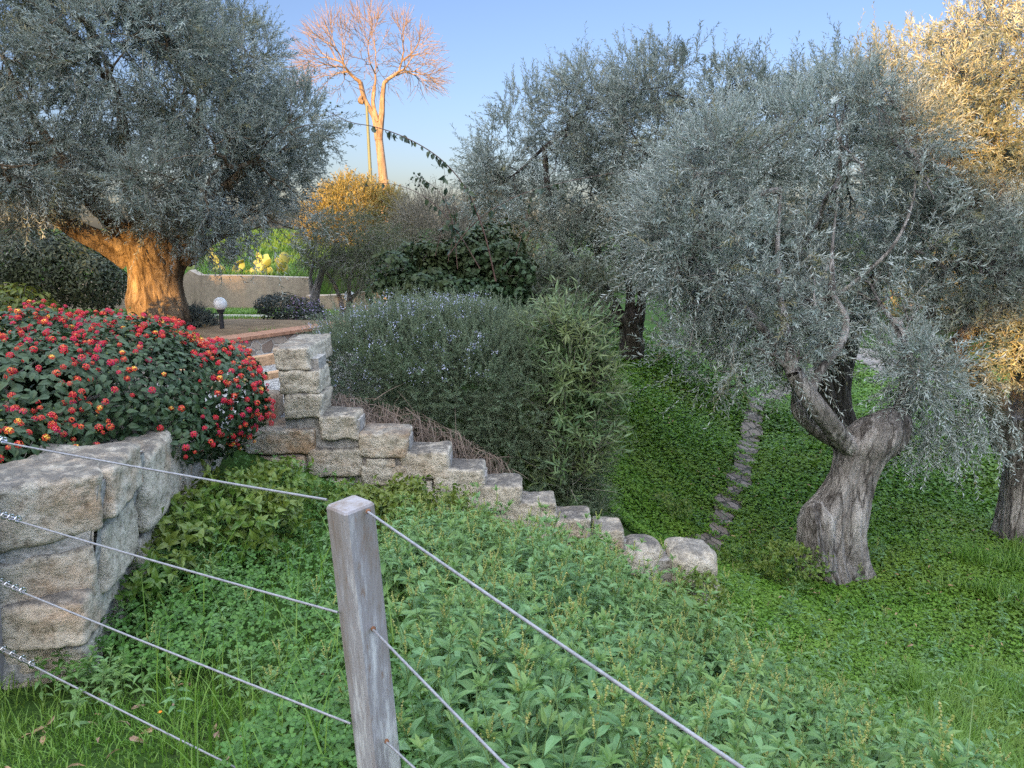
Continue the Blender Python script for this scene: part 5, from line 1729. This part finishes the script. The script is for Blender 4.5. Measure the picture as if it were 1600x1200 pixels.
k = out_wall(x, y)
x, y = x[k], y[k]
pos = np.c_[x, y, H(x, y) + R.uniform(.03, .13, len(x))]
nr_ = nrm(A([0, -.25, 1.]) + R.normal(0, .3, (len(x), 3)))
a0 = nrm(np.cross(nr_, rsph(len(x))))
b0 = np.cross(nr_, a0)
ssc = R.uniform(.014, .028, len(x))
for k in range(3):
    a = k * 2.094
    place(mb, TC, pos, a0 * math.cos(a) + b0 * math.sin(a) + nr_ * .15, nr_, ssc)
o = mb.build("clover", M_CLOV)
o['kind'] = 'stuff'

# leafy weeds in the foreground: upright stems, opposite lance leaves, pale spikes
M_WEED = leaf_mat("weed_leaf", [(.085, .185, .06), (.125, .25, .085), (.17, .315, .125)], rough=.42, trans=.28, back=(.15, .25, .13), tint=(.15, .25, .06), tscale=1.4)
M_WEEDY = leaf_mat("young_weed_leaf", [(.10, .20, .045), (.14, .25, .06), (.18, .29, .08)], rough=.45, trans=.3)
M_STEM = plain("weed_stem", (.12, .20, .06), .6)
M_SPIKE = leaf_mat("weed_spike", [(.26, .31, .07), (.34, .38, .10), (.40, .40, .14)], trans=.25)
T_WEED = leaf6(.36, .14, .28, .35)
def weeds(mb, x, y, hgt, ll, seed, spike_p=.45):
    n_ = len(x)
    base = np.c_[x, y, H(x, y)]
    lean = R.normal(0, .16, (n_, 2))
    NN = 8
    s = np.linspace(.18, 1, NN)
    top = np.c_[lean * hgt[:, None], hgt]
    node = base[:, None] + top[:, None] * s[None, :, None]
    node[..., :2] += (lean * hgt[:, None])[:, None] * (s[None, :, None] ** 2) * .5
    rot0 = R.uniform(0, 6.28, n_)
    for k in range(NN):
        f = s[k]
        for side in (0, 1):
            keep = R.uniform(0, 1, n_) < (.35 + .65 * f)
            a = rot0 + k * 1.5708 + side * np.pi + R.normal(0, .25, n_)
            el = np.interp(f, [.2, .7, .92, 1], [-.05, .25, .5, .95]) + R.normal(0, .18, n_)
            ax = np.c_[np.cos(a) * np.cos(el), np.sin(a) * np.cos(el), np.sin(el)]
            sc = ll * np.interp(f, [.2, .6, .85, 1], [.85, 1.1, .85, .45]) * R.uniform(.75, 1.25, n_)
            tip = f > .9
            place(mb, T_WEED, node[keep, k] + ax[keep] * .004, ax[keep], A([0, 0, 1.]) + R.normal(0, .15, (keep.sum(), 3)), sc[keep], 1 if tip else 0)
            if f > .55:                                  # small axillary shoots
                kk = keep & (R.uniform(0, 1, n_) < .5)
                for e_ in (-.5, .5):
                    a2 = a + e_
                    el2 = el + .45
                    ax2_ = np.c_[np.cos(a2) * np.cos(el2), np.sin(a2) * np.cos(el2), np.sin(el2)]
                    place(mb, T_WEED, node[kk, k] + ax2_[kk] * .012, ax2_[kk], A([0, 0, 1.]) + R.normal(0, .2, (kk.sum(), 3)), sc[kk] * .5, 1 if R.uniform() < .4 else 0)
    for k in range(4):                                   # rosette at the tip
        a = rot0 + k * 1.57 + .8
        el = R.uniform(.4, 1.1, n_)
        ax = np.c_[np.cos(a) * np.cos(el), np.sin(a) * np.cos(el), np.sin(el)]
        place(mb, T_WEED, node[:, -1], ax, A([0, 0, 1.]) + R.normal(0, .1, (n_, 3)), ll * .42 * R.uniform(.8, 1.2, n_), 1)
    st_ = np.concatenate([base[:, None], node[:, ::3], node[:, -1:]], 1)
    tubes(mb, st_, np.broadcast_to(np.linspace(.0028, .0012, st_.shape[1]), st_.shape[:2]), 4, 2)
    sp_ = R.uniform(0, 1, n_) < spike_p
    for k in range(4):
        i = np.where(sp_ & (R.uniform(0, 1, n_) < .8))[0]
        a = rot0[i] + k * 1.57 + R.normal(0, .3, len(i))
        d_ = nrm(np.c_[np.cos(a) * .35, np.sin(a) * .35, np.ones(len(i))])
        o_ = node[i, -1 - (k % 2)]
        Ls = R.uniform(.045, .095, len(i))
        B = 9
        for j in range(B):
            c = o_ + d_ * (Ls * (.3 + .7 * j / B))[:, None] + R.normal(0, .0012, (len(i), 3))
            place(mb, oc, c, d_, rsph(len(i)), R.uniform(.0028, .0048, len(i)), 3)
        tubes(mb, np.stack([o_, o_ + d_ * Ls[:, None]], 1), np.full((len(i), 2), .0008), 3, 3)
POLY_WEED = [(-.28, 1.95), (-.05, 1.55), (.32, 1.15), (.7, .8), (1.4, .9), (2.05, 1.9), (2.05, 2.7), (1.75, 3.6), (1.35, 4.4), (.8, 4.75), (.1, 4.85), (-.75, 4.9), (-.75, 4.0), (-.45, 2.9)]
x, y = R.uniform(-1, 2.1, 2600), R.uniform(.7, 5.1, 2600)
k = inpoly(x, y, POLY_WEED) & (np.hypot(x, y) > 1.15)
x, y = x[k], y[k]
hgt = R.uniform(.28, .62, len(x)) * np.clip(1 + .5 * NZ(np.c_[x, y, 0 * x], .8), .7, 1.3)
hgt *= np.interp(x + .15 * y, [-.4, .3, 1.0], [.55, .9, 1.0]) * np.interp(y + .25 * np.clip(x - .5, 0, 2), [3.7, 4.7], [1.08, .62])
mb = MB()
weeds(mb, x, y, hgt, .086, 1)
# scattered ones among the clover and grass
x, y = np.r_[R.uniform(-1.7, -.2, 150), R.uniform(-1.95, -1.55, 60)], np.r_[R.uniform(2.3, 5.0, 150), R.uniform(2.6, 3.9, 60)]
k = out_wall(x, y)
weeds(mb, x[k], y[k], R.uniform(.1, .22, k.sum()), .052, 2, .2)
x, y, r_ = scatter(260, 4.5, 9, .25, .8, POLY_SLOPE)
k = off_path(x, y, 1.3)
weeds(mb, x[k], y[k], R.uniform(.15, .35, k.sum()), .06, 3, .2)
o = mb.build("weeds", [M_WEED, M_WEEDY, M_STEM, M_SPIKE])
o['kind'] = 'stuff'

# broad-leaved creeper along the foot of the walls
M_CREEP = leaf_mat("creeper_leaf", [(.07, .15, .022), (.11, .195, .03), (.16, .24, .045)], rough=.4, trans=.25, tint=(.15, .18, .03), tscale=2.5)
T_CREEP = leaf6(.56, .12, .35, .33)
def creeper(label, spec, n_, ll, base):
    lob = lobes_from_px(spec)
    p, nm = sample_lobes(lob, n_, .45, .6)
    k = p[:, 2] > H(p[:, 0], p[:, 1]) - .05
    p, nm = p[k], nm[k]
    t = thing("creeper", label, "creeper", base, "leafy creepers by the walls")
    mb = MB()
    sprays(mb, p, nrm(nm * .5 + A([0, -.2, .35]) + R.normal(0, .4, p.shape)), R.uniform(.08, .18, len(p)), 6, T_CREEP, ll, .35, 1.0, .0018)
    mb.build("foliage", [M_CREEP, M_STEM], t)
creeper("leafy green creeper heaped against the right face of the near stone wall", [(335, 812, 4.1, 85, 58, .35), (275, 858, 3.7, 55, 40, .22), (425, 764, 4.6, 52, 28, .3), (420, 815, 4.1, 40, 40, .3), (250, 905, 3.4, 30, 25, .15), (350, 782, 4.5, 40, 22, .2)], 620, .062, P(330, 830, 4.1))
creeper("yellow green creeper along the middle foot of the stepped wall", [(600, 800, 5.0, 60, 30, .25), (690, 812, 5.1, 60, 30, .25), (745, 832, 5.1, 30, 20, .2), (540, 785, 5.0, 40, 18, .2), (640, 775, 5.2, 30, 22, .12)], 620, .055, P(660, 830, 5.05))
creeper("small creeper tumbling over the last block of the stepped wall", [(1085, 930, 5.2, 40, 30, .15), (1110, 925, 5.25, 25, 22, .12)], 130, .05, P(1085, 955, 5.2))
creeper("small creeper growing between two round blocks low on the stepped wall", [(922, 872, 5.3, 26, 20, .12)], 90, .05, P(925, 890, 5.3))
creeper("loose yellow green creeper at the near end of the flagged footpath", [(1150, 880, 7.2, 60, 22, .3), (1020, 800, 8.2, 60, 25, .3), (1235, 880, 7.0, 50, 25, .3)], 420, .055, P(1150, 900, 7.3))

# gravel stones at the lower left corner, fallen dry leaves, one orange blossom
mb = MB()
x, y = R.uniform(-1.75, -1.05, 900), R.uniform(1.75, 2.15, 900)
k = (x + 1.6) * .9 + (y - 1.95) * 1.6 < .16 * NZ(np.c_[x, y, 0 * x], 2.0) + .02
x, y = x[k], y[k]
place(mb, oc, np.c_[x, y, H(x, y) + .004], rsph(len(x)), rsph(len(x)), R.uniform(.005, .014, (len(x), 3)))
o = mb.build("gravel", leaf_mat("white_gravel", [(.30, .29, .28), (.45, .44, .43), (.58, .57, .56)], trans=0), smooth=True)
o['kind'] = 'stuff'
mb = MB()
x, y = np.r_[R.uniform(-1.8, -.4, 70), R.uniform(2.2, 7, 260)], np.r_[R.uniform(1.9, 2.9, 70), R.uniform(5.5, 13, 260)]
k = out_wall(x, y)
x, y = x[k], y[k]
place(mb, leaf6(.3, .3, .3), np.c_[x, y, H(x, y) + np.where(x > 0, .13, .02)], rsph(len(x)) * A([1, 1, .3]), A([0, 0, 1.]) + R.normal(0, .5, (len(x), 3)), R.uniform(.03, .07, len(x)))
o = mb.build("fallen_leaves", leaf_mat("dry_leaf", [(.30, .19, .10), (.38, .26, .15), (.26, .17, .12)], trans=.1))
o['kind'] = 'stuff'
c = P(250, 1113, 2.42)
c[2] = float(H(c[0], c[1])[0]) + .05
t = thing("flower", "tiny orange blossom in the grass at lower left", "flower", (c[0], c[1], c[2] - .05))
mb = MB()
a = np.arange(6) / 6 * 6.283
place(mb, leaf6(.7, .1, .2), np.repeat(c[None], 6, 0), np.c_[np.cos(a), np.sin(a), .5 + 0 * a], np.c_[0 * a, 0 * a, 1 + 0 * a], np.full(6, .009))
mb.build("petals", plain("orange_petal", (.85, .22, .01), .6), t)
mb = MB()
tube(mb, [c - A([0, 0, .06]), c], [.001, .001], 5)
mb.build("stem", M_STEM, t)

for o in bpy.data.objects:
    if '_o' in o:
        del o['_o']
